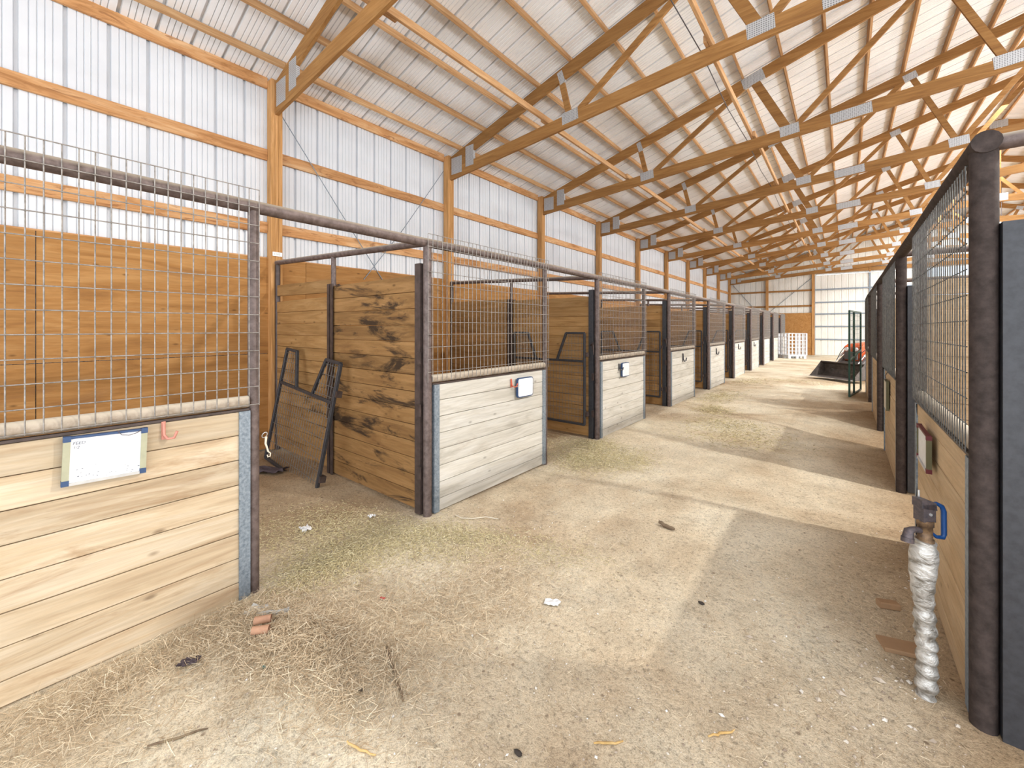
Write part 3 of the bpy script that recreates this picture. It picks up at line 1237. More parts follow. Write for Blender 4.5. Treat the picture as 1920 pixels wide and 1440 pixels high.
# aisle-facing: board's -y must look to +X on the left row -> rotate +90 deg about z
wb = whiteboard('large tilted whiteboard with blue corners on the nearest stall front', (XL + 0.050, 0.158, 0.862), (0, 0.035, math.pi / 2), 0.278, 0.212,
                'frame_sage', 'frame_navy', [('FEED', 0.028, 0.175, 0.018), ('1/2', 0.030, 0.157, 0.016)])
m_ = MB()
m_.tube([(0.17, -0.012, 0.216), (0.185, -0.02, 0.196), (0.21, -0.02, 0.190), (0.24, -0.018, 0.197), (0.262, -0.012, 0.215)], 0.0016, 5)
m_.build('hanging_wire', 'casting', wb)
m_ = MB()
for i in range(26):
    x = random.uniform(0.04, 0.25)
    z = 0.012 + abs(random.gauss(0, 0.03))
    m_.box(x, -0.0086, z, x + random.uniform(0.002, 0.006), -0.0079, z + random.uniform(0.001, 0.004))
m_.build('ink_marks', 'ink', wb)
whiteboard('whiteboard with dark red corners on the nearest right stall front', (XR - 0.055, 3.62, 0.745), (0, 0.0, -math.pi / 2), 0.40, 0.205,
           'frame_olive', 'frame_maroon')


def rounded_rect(W, Hh, r, n=5):
    p = []
    for cx, cz, a0 in ((W - r, r, -90), (W - r, Hh - r, 0), (r, Hh - r, 90), (r, r, 180)):
        for i in range(n + 1):
            a = math.radians(a0 + 90 * i / n)
            p.append((cx + r * math.cos(a), cz + r * math.sin(a)))
    return p


def small_board(label, loc, W=0.27, Hh=0.205):
    t = thing('small_whiteboard', label, 'whiteboard', loc)
    t.rotation_euler = (0, 0.01, math.pi / 2)
    m_ = MB()
    m_.prism(rounded_rect(W, Hh, 0.028), 1, -0.018, 0.004)
    m_.build('frame', 'frame_navy', t)
    m_ = MB()
    m_.prism([(x * (W - 0.02) / W + 0.01, z * (Hh - 0.02) / Hh + 0.01) for x, z in rounded_rect(W, Hh, 0.024)], 1, -0.0205, -0.017)
    m_.build('writing_surface', 'board_white', t)
    m_ = MB()
    m_.tube([(0.03, -0.022, 0.125), (0.0, -0.022, 0.118), (-0.02, -0.016, 0.118)], 0.003, 6)
    m_.build('cord', 'rope_white', t)
    return t


small_board('small rounded whiteboard with a dark frame beside an orange hook', (XL + 0.047, 3.352, 0.825))
small_board('narrow white board hanging on the third left stall front', (XL + 0.047, 5.93, 0.805), 0.26, 0.215)


def hook(label, loc, mat, group=None, rz=math.pi / 2, sc_=1.0):
    t = thing('blanket_hook', label, 'hook', loc, rz, group)
    m_ = MB()
    m_.box(-0.008 * sc_, -0.006, -0.045 * sc_, 0.008 * sc_, 0.0, 0.045 * sc_)
    m_.build('back_plate', mat, t)
    m_ = MB()
    m_.tube([(0, -0.005, 0.04 * sc_), (0.0, -0.012, -0.02 * sc_), (0.012 * sc_, -0.03, -0.040 * sc_), (0.034 * sc_, -0.045, -0.036 * sc_), (0.045 * sc_, -0.05, -0.004 * sc_)], 0.0062 * sc_, 8)
    m_.build('hook_arm', mat, t)
    return t


hook('pinkish red hook screwed to the nearest stall front', (XL + 0.031, 0.508, 1.035), 'hook_pink')
hook('orange red hook beside the small rounded whiteboard', (XL + 0.031, 3.285, 0.985), 'hook_red')
for k, (yy, zz, nm) in enumerate(((9.05, 0.93, 'fourth'), (11.95, 0.93, 'fifth'), (14.9, 0.95, 'sixth'), (17.8, 0.95, 'seventh'))):
    hook('dark hook on the %s stall front of the left row' % nm, (XL + 0.031, yy, zz), 'hook_dark', sc_=2.0)
hook('dark hook on the third left stall front beside the white board', (XL + 0.031, 5.88, 0.96), 'hook_dark', sc_=1.2)
# narrow hanging board on the second right front
t = thing('hanging_board', 'narrow cream board with dark edge hanging on the second right stall front', 'board', (XR - 0.03, 6.55, 0.62), -math.pi / 2)
m_ = MB()
m_.box(0, -0.03, 0, 0.30, -0.004, 0.33)
m_.build('panel', 'frame_olive', t)
m_ = MB()
m_.box(0.012, -0.033, 0.012, 0.29, -0.029, 0.32)
m_.build('face', 'rope_white', t)
m_ = MB()
m_.tube([(0.14, -0.02, 0.33), (0.16, -0.03, 0.38), (0.13, -0.01, 0.42)], 0.004, 6)
m_.build('hook_arm', 'casting', t)

# snap hook hanging on the near post
t = thing('snap_hook', 'pale rope snap hook hanging from the nearest brown post', 'snap hook', (XL + 0.038, 0.955, 0.92))
m_ = MB()
ring = [(0.012 * math.sin(a), 0.016 + 0.014 * math.cos(a), 0.0 - 0.012 * 0 + 0.018 * math.sin(a * 1.0)) for a in [i * math.pi / 5 for i in range(11)]]
m_.tube(ring, 0.0028, 6)
m_.build('ring', 'bright_steel', t)
m_ = MB()
m_.tube([(0.006, 0.022, -0.01), (0.008, 0.018, -0.05), (0.008, 0.026, -0.075), (0.008, 0.032, -0.10)], [0.007, 0.006, 0.005, 0.005], 8)
m_.tube([(0.008, 0.032, -0.10), (0.008, 0.045, -0.112), (0.008, 0.043, -0.130), (0.008, 0.03, -0.132), (0.008, 0.027, -0.118)], 0.0035, 6)
m_.build('snap', 'rope_white', t)

# number plate on the first wall post
t = thing('number_plate', 'small white number plate on the first wall post above the cross rail', 'sign', (XW + 0.118, ZB - 0.055, 2.475), math.pi / 2)
m_ = MB()
m_.box(0, -0.004, 0, 0.115, 0.0, 0.052)
m_.build('plate', 'board_white', t)
link('lettering', text_mesh('1143', 0.04, 'frame_sage', 0.0), t, (0.012, -0.0046, 0.012), (math.pi / 2, 0, 0))

# gate latches on the partition posts (curved rods)
for k in (1, 2, 3, 4):
    m_ = MB()
    m_.tube([(0, 0, 0), (0.02, -0.03, 0.03), (0.05, -0.02, 0.02), (0.05, -0.02, -0.12)], 0.006, 6)
    tag(m_.build('gate_latch', 'brown_steel', None, (XL - 0.07, T(k) - 0.05, 1.30)), 'bent rod latch on the %s black post of the left row' % ORD[k - 1], 'latch', 'rod latches')

# ------------------------------------------------------------------ frost-free hydrant
hx, hy = 0.262, 2.44
t = thing('water_hydrant', 'foil-wrapped yard hydrant with blue handle beside the right stalls', 'hydrant', (hx, hy, 0), 0.68)
m_ = MB()
pts, rs = [], []
rnd = random.Random(3)
for i in range(60):
    z = -0.02 + i * 0.0115
    r = 0.033 + 0.0045 * math.sin(i * 1.25) * (1 if i < 36 else 0.3) + rnd.uniform(-0.003, 0.003)
    if i > 38:
        r = 0.034 + (min(i, 50) - 38) * 0.0010 + 0.0015 * math.sin(i * 1.1)
    if i > 56:
        r *= 0.8
    pts.append((0.008 * math.sin(i * 0.11) + (0.000 if i < 40 else -0.003), rnd.uniform(-0.001, 0.001), z))
    rs.append(r)
m_.tube(pts, rs, 18)
m_.build('foil_sleeve', 'foil_wrap', t)
m_ = MB()
m_.tube([(0, 0, 0.64), (0, 0, 0.665), (0, 0, 0.666), (0, 0, 0.72), (0, 0, 0.721), (0, 0, 0.745)], [0.030, 0.030, 0.025, 0.025, 0.029, 0.029], 12)
m_.build('valve_body', 'brass_rust', t)
m_ = MB()
m_.box(-0.028, -0.022, 0.742, 0.024, 0.022, 0.815)
m_.prism([(-0.034, 0.80), (0.030, 0.79), (0.026, 0.822), (0.0, 0.832), (-0.034, 0.836)], 1, -0.022, 0.022)
m_.build('head_casting', 'casting', t)
m_ = MB()
m_.tube([(-0.02, 0, 0.700), (-0.055, -0.005, 0.706), (-0.075, -0.008, 0.702), (-0.083, -0.010, 0.672)], [0.013, 0.012, 0.017, 0.019], 12)
m_.tube([(-0.083, -0.010, 0.676), (-0.085, -0.011, 0.658)], 0.022, 12)
m_.build('spout', 'casting', t)
m_ = MB()
m_.tube([(0.010, -0.012, 0.815), (0.035, -0.012, 0.818), (0.058, -0.012, 0.805), (0.066, -0.012, 0.785), (0.067, -0.012, 0.690), (0.062, -0.012, 0.675), (0.035, -0.012, 0.678), (0.008, -0.012, 0.700)],
        [0.006, 0.007, 0.009, 0.0095, 0.0095, 0.009, 0.007, 0.006], 10)
m_.build('lever_handle', 'handle_blue', t)
m_ = MB()
m_.tube([(-0.003, 0.024, 0.80), (-0.003, 0.024, 0.86)], 0.004, 6)
m_.tube([(0.0, -0.026, 0.775), (0.0, 0.026, 0.775)], 0.006, 8)
m_.build('lift_rod', 'bright_steel', t)

# black cable running down the right front behind the hydrant
m_ = MB()
m_.tube([(XR - 0.028, 4.02, 1.02), (XR - 0.030, 4.03, 0.7), (XR - 0.028, 4.02, 0.35), (XR - 0.03, 4.02, 0.02)], 0.006, 6)
tag(m_.build('black_hose', 'rubber'), 'black line running down the far edge of the nearest right stall front', 'cable')

# ------------------------------------------------------------------ green gate at the end of the right row
t = thing('green_gate', 'tall dark green mesh gate standing ajar where the right row ends', 'gate', (0.30, 13.2, 0.0), 0)
ang = math.atan2(11.66 - 13.2, 0.07 - 0.30)
t.rotation_euler = (0, 0, ang)
Wg, Hg = 1.52, 1.93
for nm, p, q_ in (('side_rail', (0, 0, 0.04), (0, 0, Hg)), ('side_rail', (Wg, 0, 0.04), (Wg, 0, Hg)), ('middle_post', (Wg * 0.62, 0, 0.04), (Wg * 0.62, 0, Hg)),
                  ('top_rail', (0, 0, Hg), (Wg, 0, Hg)), ('bottom_rail', (0, 0, 0.05), (Wg, 0, 0.05)), ('middle_rail', (0, 0, 1.02), (Wg, 0, 0.82))):
    m_ = MB()
    m_.bar(p, q_, 0.034, 0.034, up=(0, 1, 0))
    m_.build(nm, 'green_steel', t)
m_ = MB()
for i in range(1, 15):
    x = Wg * i / 15
    m_.tube([(x, 0, 0.95), (x, 0, Hg)], 0.0025, 4, caps=False)
z = 1.0
while z < Hg:
    m_.tube([(0, 0, z), (Wg, 0, z)], 0.0025, 4, caps=False)
    z += 0.104
m_.build('wire_mesh', 'green_steel', t)


# ------------------------------------------------------------------ compact tractor with front loader
tr = thing('tractor', 'orange compact tractor with a dark front loader bucket parked in the aisle', 'tractor', (-0.37, 15.47, 0), -0.735)


def wheel(x, y, r, w):
    m_ = MB()
    pr = [(-w / 2, r * 0.62), (-w / 2, r * 0.92), (-w * 0.36, r), (w * 0.36, r), (w / 2, r * 0.92), (w / 2, r * 0.62)]
    n = 28
    V_ = []
    for i in range(n):
        a = 2 * math.pi * i / n
        for px_, pr_ in pr:
            V_.append((px_, pr_ * math.cos(a), pr_ * math.sin(a)))
    F_ = []
    for i in range(n):
        for j in range(6):
            F_.append((i * 6 + j, i * 6 + (j + 1) % 6, ((i + 1) % n) * 6 + (j + 1) % 6, ((i + 1) % n) * 6 + j))
    m_.add(V_, F_)
    for i in range(n):
        a = 2 * math.pi * i / n
        c, s_ = math.cos(a), math.sin(a)
        sgn = 1 if i % 2 else -1
        m_.bar((0, r * c, r * s_), (sgn * w * 0.48, r * math.cos(a + 0.12), r * math.sin(a + 0.12)), r * 0.07, r * 0.10, up=(0, c, s_))
    o = m_.build('wheel', 'rubber', tr, (x, y, r))
    m_ = MB()
    m_.tube([(-w * 0.3, 0, 0), (w * 0.3, 0, 0)], r * 0.60, 20)
    m_.tube([(-w * 0.5, 0, 0), (w * 0.5, 0, 0)], r * 0.2, 12)
    m_.build('rim', 'bright_steel', o)


for sx_ in (-1, 1):
    wheel(sx_ * 0.50, 1.75, 0.31, 0.19)
    wheel(sx_ * 0.58, 3.15, 0.52, 0.28)
# bucket: side profile in (y, z)
outer = [(0.0, 0.075), (0.02, 0.06), (0.42, 0.055), (0.56, 0.14), (0.60, 0.30), (0.56, 0.46), (0.44, 0.53)]
inner = [(0.42, 0.505), (0.53, 0.44), (0.57, 0.30), (0.53, 0.16), (0.41, 0.085), (0.02, 0.085)]
m_ = MB()
m_.prism(outer + inner, 0, -0.68, 0.68)
bk = m_.build('loader_bucket', 'bucket_steel', tr)
m_ = MB()
side_poly = [(0.02, 0.07), (0.42, 0.06), (0.57, 0.15), (0.60, 0.30), (0.55, 0.48), (0.44, 0.53), (0.24, 0.30)]
m_.prism(side_poly, 0, -0.692, -0.676)
m_.build('side_plate', 'bucket_steel', bk)
m_ = MB()
m_.prism(side_poly, 0, 0.676, 0.692)
m_.build('side_plate', 'bucket_steel', bk)
m_ = MB()
m_.prism([(-0.03, 0.062), (0.06, 0.058), (0.06, 0.075), (-0.03, 0.070)], 0, -0.69, 0.69)
m_.build('cutting_edge', 'bright_steel', bk)
for sx_ in (-1, 1):
    m_ = MB()
    x = sx_ * 0.36
    m_.prism([(0.56, 0.18), (0.64, 0.20), (1.30, 0.66), (2.25, 0.98), (2.30, 1.06), (2.20, 1.10), (1.22, 0.76), (0.56, 0.30)], 0, x - 0.035, x + 0.035)
    m_.build('loader_arm', 'tractor_grey', tr)
    m_ = MB()
    m_.tube([(x * 1.0, 0.62, 0.44), (x, 1.0, 0.74)], 0.017, 10)
    m_.tube([(x, 0.95, 0.70), (x, 1.45, 0.98)], 0.032, 10)
    m_.build('hydraulic_cylinder', 'bright_steel', tr)
    m_ = MB()
    m_.tube([(x * 1.05, 1.5, 0.98), (x, 1.2, 1.0), (x * 0.9, 0.9, 0.80), (x, 0.72, 0.5)], 0.010, 8)
    m_.build('hydraulic_hose', 'rubber', tr)
    m_ = MB()
    m_.bar((x, 2.22, 0.45), (x, 2.22, 1.08), 0.07, 0.10, up=(0, 1, 0))
    m_.build('loader_mast', 'tractor_grey', tr)
    m_ = MB()
    m_.prism([(2.72, 0.85), (2.78, 1.08), (3.15, 1.16), (3.55, 1.08), (3.60, 0.85), (3.52, 0.86), (3.45, 1.02), (3.15, 1.09), (2.85, 1.02), (2.78, 0.85)], 0, sx_ * 0.42, sx_ * 0.42 + sx_ * 0.30)
    m_.build('fender', 'tractor_orange', tr)
m_ = MB()
m_.tube([(-0.40, 0.95, 0.50), (0.40, 0.95, 0.50)], 0.035, 10)
m_.build('arm_cross_tube', 'tractor_grey', tr)
m_ = MB()
m_.prism([(1.40, 0.56), (1.34, 0.66), (1.36, 0.98), (1.48, 1.06), (2.35, 1.14), (2.40, 0.56)], 0, -0.25, 0.25)
m_.build('hood', 'tractor_orange', tr)
m_ = MB()
m_.box(-0.20, 1.30, 0.60, 0.20, 1.345, 0.84)
for i in range(7):
    m_.box(-0.20, 1.285, 0.61 + i * 0.033, 0.20, 1.30, 0.622 + i * 0.033)
m_.build('grille', 'tractor_grey', tr)
for sx_ in (-1, 1):
    m_ = MB()
    m_.tube([(sx_ * 0.14, 1.30, 0.91), (sx_ * 0.14, 1.37, 0.91)], 0.055, 14)
    m_.build('headlight', 'board_white', tr)
m_ = MB()
m_.box(-0.13, 1.45, 0.32, 0.13, 3.3, 0.60)
m_.tube([(-0.45, 1.75, 0.31), (0.45, 1.75, 0.31)], 0.045, 10)
m_.tube([(-0.50, 3.15, 0.52), (0.50, 3.15, 0.52)], 0.07, 10)
m_.build('chassis', 'tractor_grey', tr)
m_ = MB()
m_.box(-0.5, 2.42, 0.50, 0.5, 2.95, 0.55)
m_.build('footplate', 'tractor_grey', tr)
m_ = MB()
m_.box(-0.21, 2.95, 0.80, 0.21, 3.35, 0.90)
m_.prism([(3.30, 0.88), (3.40, 1.20), (3.46, 1.20), (3.40, 0.88)], 0, -0.20, 0.20)
m_.build('seat', 'rubber', tr)
m_ = MB()
m_.tube([(0, 2.45, 0.95), (0, 2.62, 1.22)], 0.02, 8)
m_.tube([(0.17 * math.cos(a), 2.62 + 0.12 * math.sin(a), 1.23 + 0.11 * math.sin(a)) for a in [i * math.pi / 8 for i in range(17)]], 0.014, 6)
m_.build('steering_wheel', 'rubber', tr)
m_ = MB()
m_.tube([(-0.42, 3.52, 0.8), (-0.42, 3.52, 1.85), (-0.36, 3.52, 1.93), (0.36, 3.52, 1.93), (0.42, 3.52, 1.85), (0.42, 3.52, 0.8)], 0.028, 8)
m_.build('roll_bar', 'tractor_grey', tr)

# the loader is short: the machine stands close behind its bucket
for ch in tr.children:
    if ch.name.startswith('loader_bucket'):
        continue
    if ch.name.split('.')[0] in ('loader_arm', 'hydraulic_cylinder', 'hydraulic_hose', 'arm_cross_tube', 'loader_mast'):
        ch.scale = (1, 0.74, 1)
        ch.location = (-0.06, 0.15, 0)
    else:
        ch.location = (ch.location.x - 0.10, ch.location.y - 0.44, ch.location.z)


# ------------------------------------------------------------------ white cages on pallets
def cage(label, loc, rotz):
    t = thing('pallet_cage', label, 'cage', loc, rotz, 'white cages on pallets')
    W, D_, Z0, Z1 = 0.90, 0.78, 0.20, 1.28
    m_ = MB()
    m_.box(-W / 2, -D_ / 2, 0.12, W / 2, D_ / 2, 0.17)
    for x in (-W / 2 + 0.06, 0, W / 2 - 0.06):
        for y_ in (-D_ / 2 + 0.06, 0, D_ / 2 - 0.06):
            m_.box(x - 0.06, y_ - 0.06, 0.0, x + 0.06, y_ + 0.06, 0.12)
    m_.build('pallet', 'white_plastic', t)
    for sx_, sy_ in ((-1, -1), (1, -1), (1, 1), (-1, 1)):
        m_ = MB()
        m_.box(sx_ * W / 2 - 0.03, sy_ * D_ / 2 - 0.03, 0.17, sx_ * W / 2 + 0.03, sy_ * D_ / 2 + 0.03, Z1)
        m_.build('corner_post', 'white_plastic', t)
    for sy_ in (-1, 1):
        for i in range(1, 5):
            m_ = MB()
            x = -W / 2 + W * i / 5
            m_.box(x - 0.022, sy_ * D_ / 2 - 0.012, 0.17, x + 0.022, sy_ * D_ / 2 + 0.012, Z1)
            m_.build('upright_bar', 'white_plastic', t)
    for sx_ in (-1, 1):
        for i in range(1, 5):
            m_ = MB()
            y_ = -D_ / 2 + D_ * i / 5
            m_.box(sx_ * W / 2 - 0.012, y_ - 0.022, 0.17, sx_ * W / 2 + 0.012, y_ + 0.022, Z1)
            m_.build('upright_bar', 'white_plastic', t)
    for i in range(7):
        z = Z0 + (Z1 - Z0) * i / 6
        m_ = MB()
        for sy_ in (-1, 1):
            m_.tube([(-W / 2, sy_ * (D_ / 2 + 0.012), z), (W / 2, sy_ * (D_ / 2 + 0.012), z)], 0.011, 6)
        for sx_ in (-1, 1):
            m_.tube([(sx_ * (W / 2 + 0.012), -D_ / 2, z), (sx_ * (W / 2 + 0.012), D_ / 2, z)], 0.011, 6)
        m_.build('hoop', 'white_plastic', t)
    return t


cage('white slatted cage on a pallet at the far end of the left row', (-2.12, 25.7, 0), 0.68)
cage('white slatted cage standing inside the seventh stall on the left', (-3.45, 21.6, 0), 0.1)


# ------------------------------------------------------------------ hanging high bay lamps (above the right stalls)
def lamp(i, loc, power, label):
    t = thing('high_bay_lamp', label, 'lamp', loc, 0, 'high bay lamps')
    m_ = MB()
    m_.tube([(0, 0, 0.42), (0, 0, 0.20), (0, 0, 0.19), (0, 0, 0.02), (0, 0, 0.0)], [0.05, 0.06, 0.10, 0.26, 0.27], 20, caps=False)
    m_.build('lamp_shade', 'lamp_shade', t)
    m_ = MB()
    m_.tube([(0, 0, 0.42), (0, 0, 2.0)], 0.008, 6)
    m_.build('hanger', 'casting', t)
    m_ = MB()
    m_.tube([(0, 0, 0.10), (0, 0, 0.04)], 0.10, 16)
    m_.build('bulb', 'lamp_glow', t)
    l = bpy.data.lights.new('lamp_light', 'SPOT')
    l.energy = power
    l.shadow_soft_size = 0.10
    l.spot_size = math.radians(165)
    l.spot_blend = 0.15
    l.color = (1.0, 0.965, 0.90)
    lo = bpy.data.objects.new('lamp_light', l)
    lo.parent = t
    lo.location = (0, 0, -0.02)
    col.objects.link(lo)


lamp(0, (4.4, 4.65, 5.1), LAMP_POWER[0], 'nearest high bay lamp above the right stalls')
lamp(1, (4.4, 13.7, 5.1), LAMP_POWER[1], 'added middle fill lamp above the right row end')  # added, like the next one, to brighten the far part of the barn
lamp(2, (4.4, 22.7, 5.1), LAMP_POWER[2], 'added farthest fill lamp near the end wall')


# ------------------------------------------------------------------ litter on the floor
def gz(x, y):
    return ground_z(x, y)


def blades(name, pts, lmin, lmax, w, mat, label, cat, lift=0.012, tilt=0.25, heap=None):
    """a mass of short flat stalks, four triangles each"""
    n = len(pts)
    L = rng.uniform(lmin, lmax, n) * 0.5
    a = rng.uniform(0, 2 * math.pi, n)
    ti = rng.normal(0, tilt, n)
    ws = w * rng.uniform(0.6, 1.4, n)
    V_ = np.zeros((n, 6, 3))
    dx, dy, dz = np.cos(a) * np.cos(ti), np.sin(a) * np.cos(ti), np.sin(ti)
    px_, py_ = -np.sin(a), np.cos(a)
    z0 = np.array([gz(p[0], p[1]) for p in pts])
    h = np.array([p[2] for p in pts])
    bend = rng.uniform(-0.10, 0.10, n) * L
    for j, t_ in enumerate((-1, 0, 1)):
        cx = pts_arr(pts, 0) + dx * L * t_ + px_ * bend * (1 - abs(t_))
        cy = pts_arr(pts, 1) + dy * L * t_ + py_ * bend * (1 - abs(t_))
        cz = z0 + h + np.abs(dz) * L + dz * L * t_ + 0.002
        V_[:, j * 2, 0] = cx - px_ * ws
        V_[:, j * 2, 1] = cy - py_ * ws
        V_[:, j * 2, 2] = cz - ws * 0.5
        V_[:, j * 2 + 1, 0] = cx + px_ * ws
        V_[:, j * 2 + 1, 1] = cy + py_ * ws
        V_[:, j * 2 + 1, 2] = cz + ws * 0.5
    base = (np.arange(n) * 6)[:, None]
    quads = np.concatenate([base + np.array([0, 2, 3, 1]), base + np.array([2, 4, 5, 3])], axis=1).reshape(-1, 4)
    me_ = bpy.data.meshes.new(name)
    me_.vertices.add(n * 6)
    me_.vertices.foreach_set('co', V_.reshape(-1))
    nq = len(quads)
    me_.loops.add(nq * 4)
    me_.loops.foreach_set('vertex_index', quads.reshape(-1).astype(np.int32))
    me_.polygons.add(nq)
    me_.polygons.foreach_set('loop_start', (np.arange(nq) * 4).astype(np.int32))
    me_.polygons.foreach_set('loop_total', np.full(nq, 4, dtype=np.int32))
    me_.materials.append(MAT[mat])
    me_.update(calc_edges=True)
    me_.validate()
    o_ = link(name, me_)
    return tag(o_, label, cat, None, 'stuff')


def pts_arr(pts, i):
    return np.array([p[i] for p in pts])


def scatter(n, clusters, h=0.01):
    """clusters: (cx, cy, sx, sy, angle, weight, height)"""
    wt = np.array([c[5] for c in clusters], float)
    wt /= wt.sum()
    out = []
    for ci in rng.choice(len(clusters), n, p=wt):
        c = clusters[ci]
        u, v_ = rng.normal(0, 1), rng.normal(0, 1)
        ca, sa = math.cos(c[4]), math.sin(c[4])
        du, dv = u * c[2], v_ * c[3]
        x_ = c[0] + du * ca - dv * sa
        y_ = c[1] + du * sa + dv * ca
        hh = c[6] * max(0, 1 - (u * u + v_ * v_) / 4) * rng.uniform(0, 1)
        out.append((x_, y_, hh))
    return out


def keep(pts, f):
    return [p for p in pts if f(p[0], p[1])]


aisle = lambda x, y: x > XL + 0.045 and x < XR - 0.05
# loose brown straw in the aisle by the nearest front
heap = scatter(32000, [(-2.04, 0.90, 0.12, 0.13, 0, 3.2, 0.07), (-2.38, 0.82, 0.20, 0.16, 0.3, 4, 0.03), (-1.75, 1.15, 0.22, 0.25, 0.6, 3.0, 0.015), (-2.1, 1.35, 0.25, 0.18, 0.5, 1.6, 0.012),
                       (-1.65, 1.75, 0.18, 0.28, -0.2, 2.0, 0.012), (-2.45, 0.35, 0.12, 0.30, 0, 2.4, 0.015), (-2.2, 0.15, 0.25, 0.22, 0, 1.2, 0.01), (-1.75, 0.95, 0.16, 0.12, 0, 1.8, 0.02)])
heap = keep(heap, lambda x, y: x > XL + 0.05)
blades('straw_heap', heap, 0.012, 0.075, 0.00062, 'straw', 'loose brown straw heaped at the foot of the nearest stall front', 'straw')
# thin straw all over the aisle
pts_ = []
for _ in range(15000):
    y_ = abs(rng.normal(0, 1)) * 3.2 + 0.2
    x_ = rng.uniform(XL + 0.06, XR - 0.06)
    if x_ > -0.8 and rng.uniform() < 0.35:
        continue
    pts_.append((x_, y_, 0.0))
for _ in range(2600):
    pts_.append((rng.normal(0.0, 0.28), rng.uniform(1.3, 3.4), 0.0))
pts_ = keep(pts_, aisle)
blades('straw_scatter', pts_, 0.008, 0.04, 0.0006, 'straw', 'single straws scattered thinly over the dirt aisle', 'straw', tilt=0.08)
# green-yellow chopped hay
c1 = scatter(30000, [(-3.0, 1.55, 0.38, 0.28, 0.5, 3, 0.02), (-2.62, 1.35, 0.14, 0.26, 0, 2, 0.02), (-2.45, 1.95, 0.3, 0.16, 0.3, 1.6, 0.01), (-2.2, 2.2, 0.22, 0.08, 0.4, 0.4, 0.01), (-1.75, 2.35, 0.3, 0.14, 0.4, 0.5, 0.0)])
c1 = keep(c1, lambda x, y: (0.97 < y < 2.13) or x > XL + 0.06)
c1 = keep(c1, lambda x, y: (x > XL + 0.06) or y > 0.97)
blades('hay_litter', c1, 0.006, 0.030, 0.0010, 'hay_green', 'chopped yellow green hay spilling from the nearest open stall', 'hay')
c2 = scatter(16000, [(-2.35, 4.35, 0.25, 0.22, 0.3, 3, 0.03), (-2.55, 4.9, 0.22, 0.2, 0, 2, 0.03), (-1.95, 4.7, 0.14, 0.25, 0.2, 1, 0.01), (-3.0, 4.5, 0.3, 0.3, 0, 1, 0.01)])
c2 = keep(c2, lambda x, y: (4.03 < y < 5.13) or x > XL + 0.06)
blades('hay_litter', c2, 0.01, 0.04, 0.0012, 'hay_green', 'chopped hay spilling from the second open stall', 'hay')
c3 = scatter(7000, [(-2.2, 10.2, 0.22, 0.6, 0, 1.6, 0.04), (-1.95, 8.5, 0.18, 0.25, 0, 1, 0.02), (-1.45, 7.3, 0.35, 0.4, 0.6, 1.6, 0.008), (-1.2, 6.5, 0.4, 0.3, 0.4, 1, 0.004), (-2.2, 13.5, 0.3, 0.5, 0, 0.8, 0.02), (-1.2, 14.5, 0.6, 0.3, 0, 0.6, 0.01)])
c3 = keep(c3, lambda x, y: x > XL + 0.06)
blades('hay_litter', c3, 0.02, 0.07, 0.0022, 'hay_green', 'greenish hay patches farther along the aisle', 'hay')

# gravel and small clods
def clods(name, n, region, rmin, rmax, label, mat='gravel_mat'):
    V_, F_ = [], []
    for _ in range(n):
        x_, y_ = region()
        r_ = rng.uniform(rmin, rmax) * (0.6 if rng.uniform() < 0.7 else 1.0)
        z_ = gz(x_, y_) + r_ * 0.25
        ax, ay, az = r_ * rng.uniform(0.7, 1.5), r_ * rng.uniform(0.6, 1.1), r_ * rng.uniform(0.45, 0.8)
        a = rng.uniform(0, math.pi)
        ca, sa = math.cos(a), math.sin(a)
        o_ = len(V_)
        for dx, dy, dz in ((1, 0, 0), (0, 1, 0), (-1, 0, 0), (0, -1, 0), (0, 0, 1), (0, 0, -1)):
            jx, jy = dx * ax * rng.uniform(.8, 1.2), dy * ay * rng.uniform(.8, 1.2)
            V_.append((x_ + jx * ca - jy * sa, y_ + jx * sa + jy * ca, z_ + dz * az))
        F_ += [(o_, o_ + 1, o_ + 4), (o_ + 1, o_ + 2, o_ + 4), (o_ + 2, o_ + 3, o_ + 4), (o_ + 3, o_, o_ + 4), (o_ + 1, o_, o_ + 5), (o_ + 2, o_ + 1, o_ + 5), (o_ + 3, o_ + 2, o_ + 5), (o_, o_ + 3, o_ + 5)]
    m_ = MB()
    m_.add(V_, F_, False)
    return tag(m_.build(name, mat), label, 'gravel', None, 'stuff')


clods('gravel', 5200, lambda: (rng.uniform(XL + 0.08, XR - 0.08), 0.3 + abs(rng.normal(0, 2.4))), 0.002, 0.0075, 'small pebbles and clods strewn over the dirt aisle')
clods('pale_gravel', 120, lambda: (min(XR - 0.08, rng.normal(0.02, 0.22)), rng.uniform(1.5, 2.7)), 0.006, 0.016, 'whitish stones and clods around the foot of the hydrant')


def crumpled(name, x, y, w, d, mat, label, cat, h=0.012, seed=1, rotz=0.0, group=None):
    r_ = random.Random(seed)
    n = 7
    V_, F_ = [], []
    for j in range(n):
        for i in range(n):
            u, v_ = i / (n - 1) - 0.5, j / (n - 1) - 0.5
            edge = 1 - 0.25 * r_.random() * (abs(u) > 0.45 or abs(v_) > 0.45)
            V_.append((u * w * edge, v_ * d * edge, 0.003 + h * r_.random()))
    for j in range(n - 1):
        for i in range(n - 1):
            a = j * n + i
            F_.append((a, a + 1, a + n + 1, a + n))
    m_ = MB()
    m_.add(V_, F_, False)
    o_ = m_.build(name, mat, None, (x, y, gz(x, y) + 0.004))
    o_.rotation_euler = (0, 0, rotz)
    return tag(o_, label, cat, group)


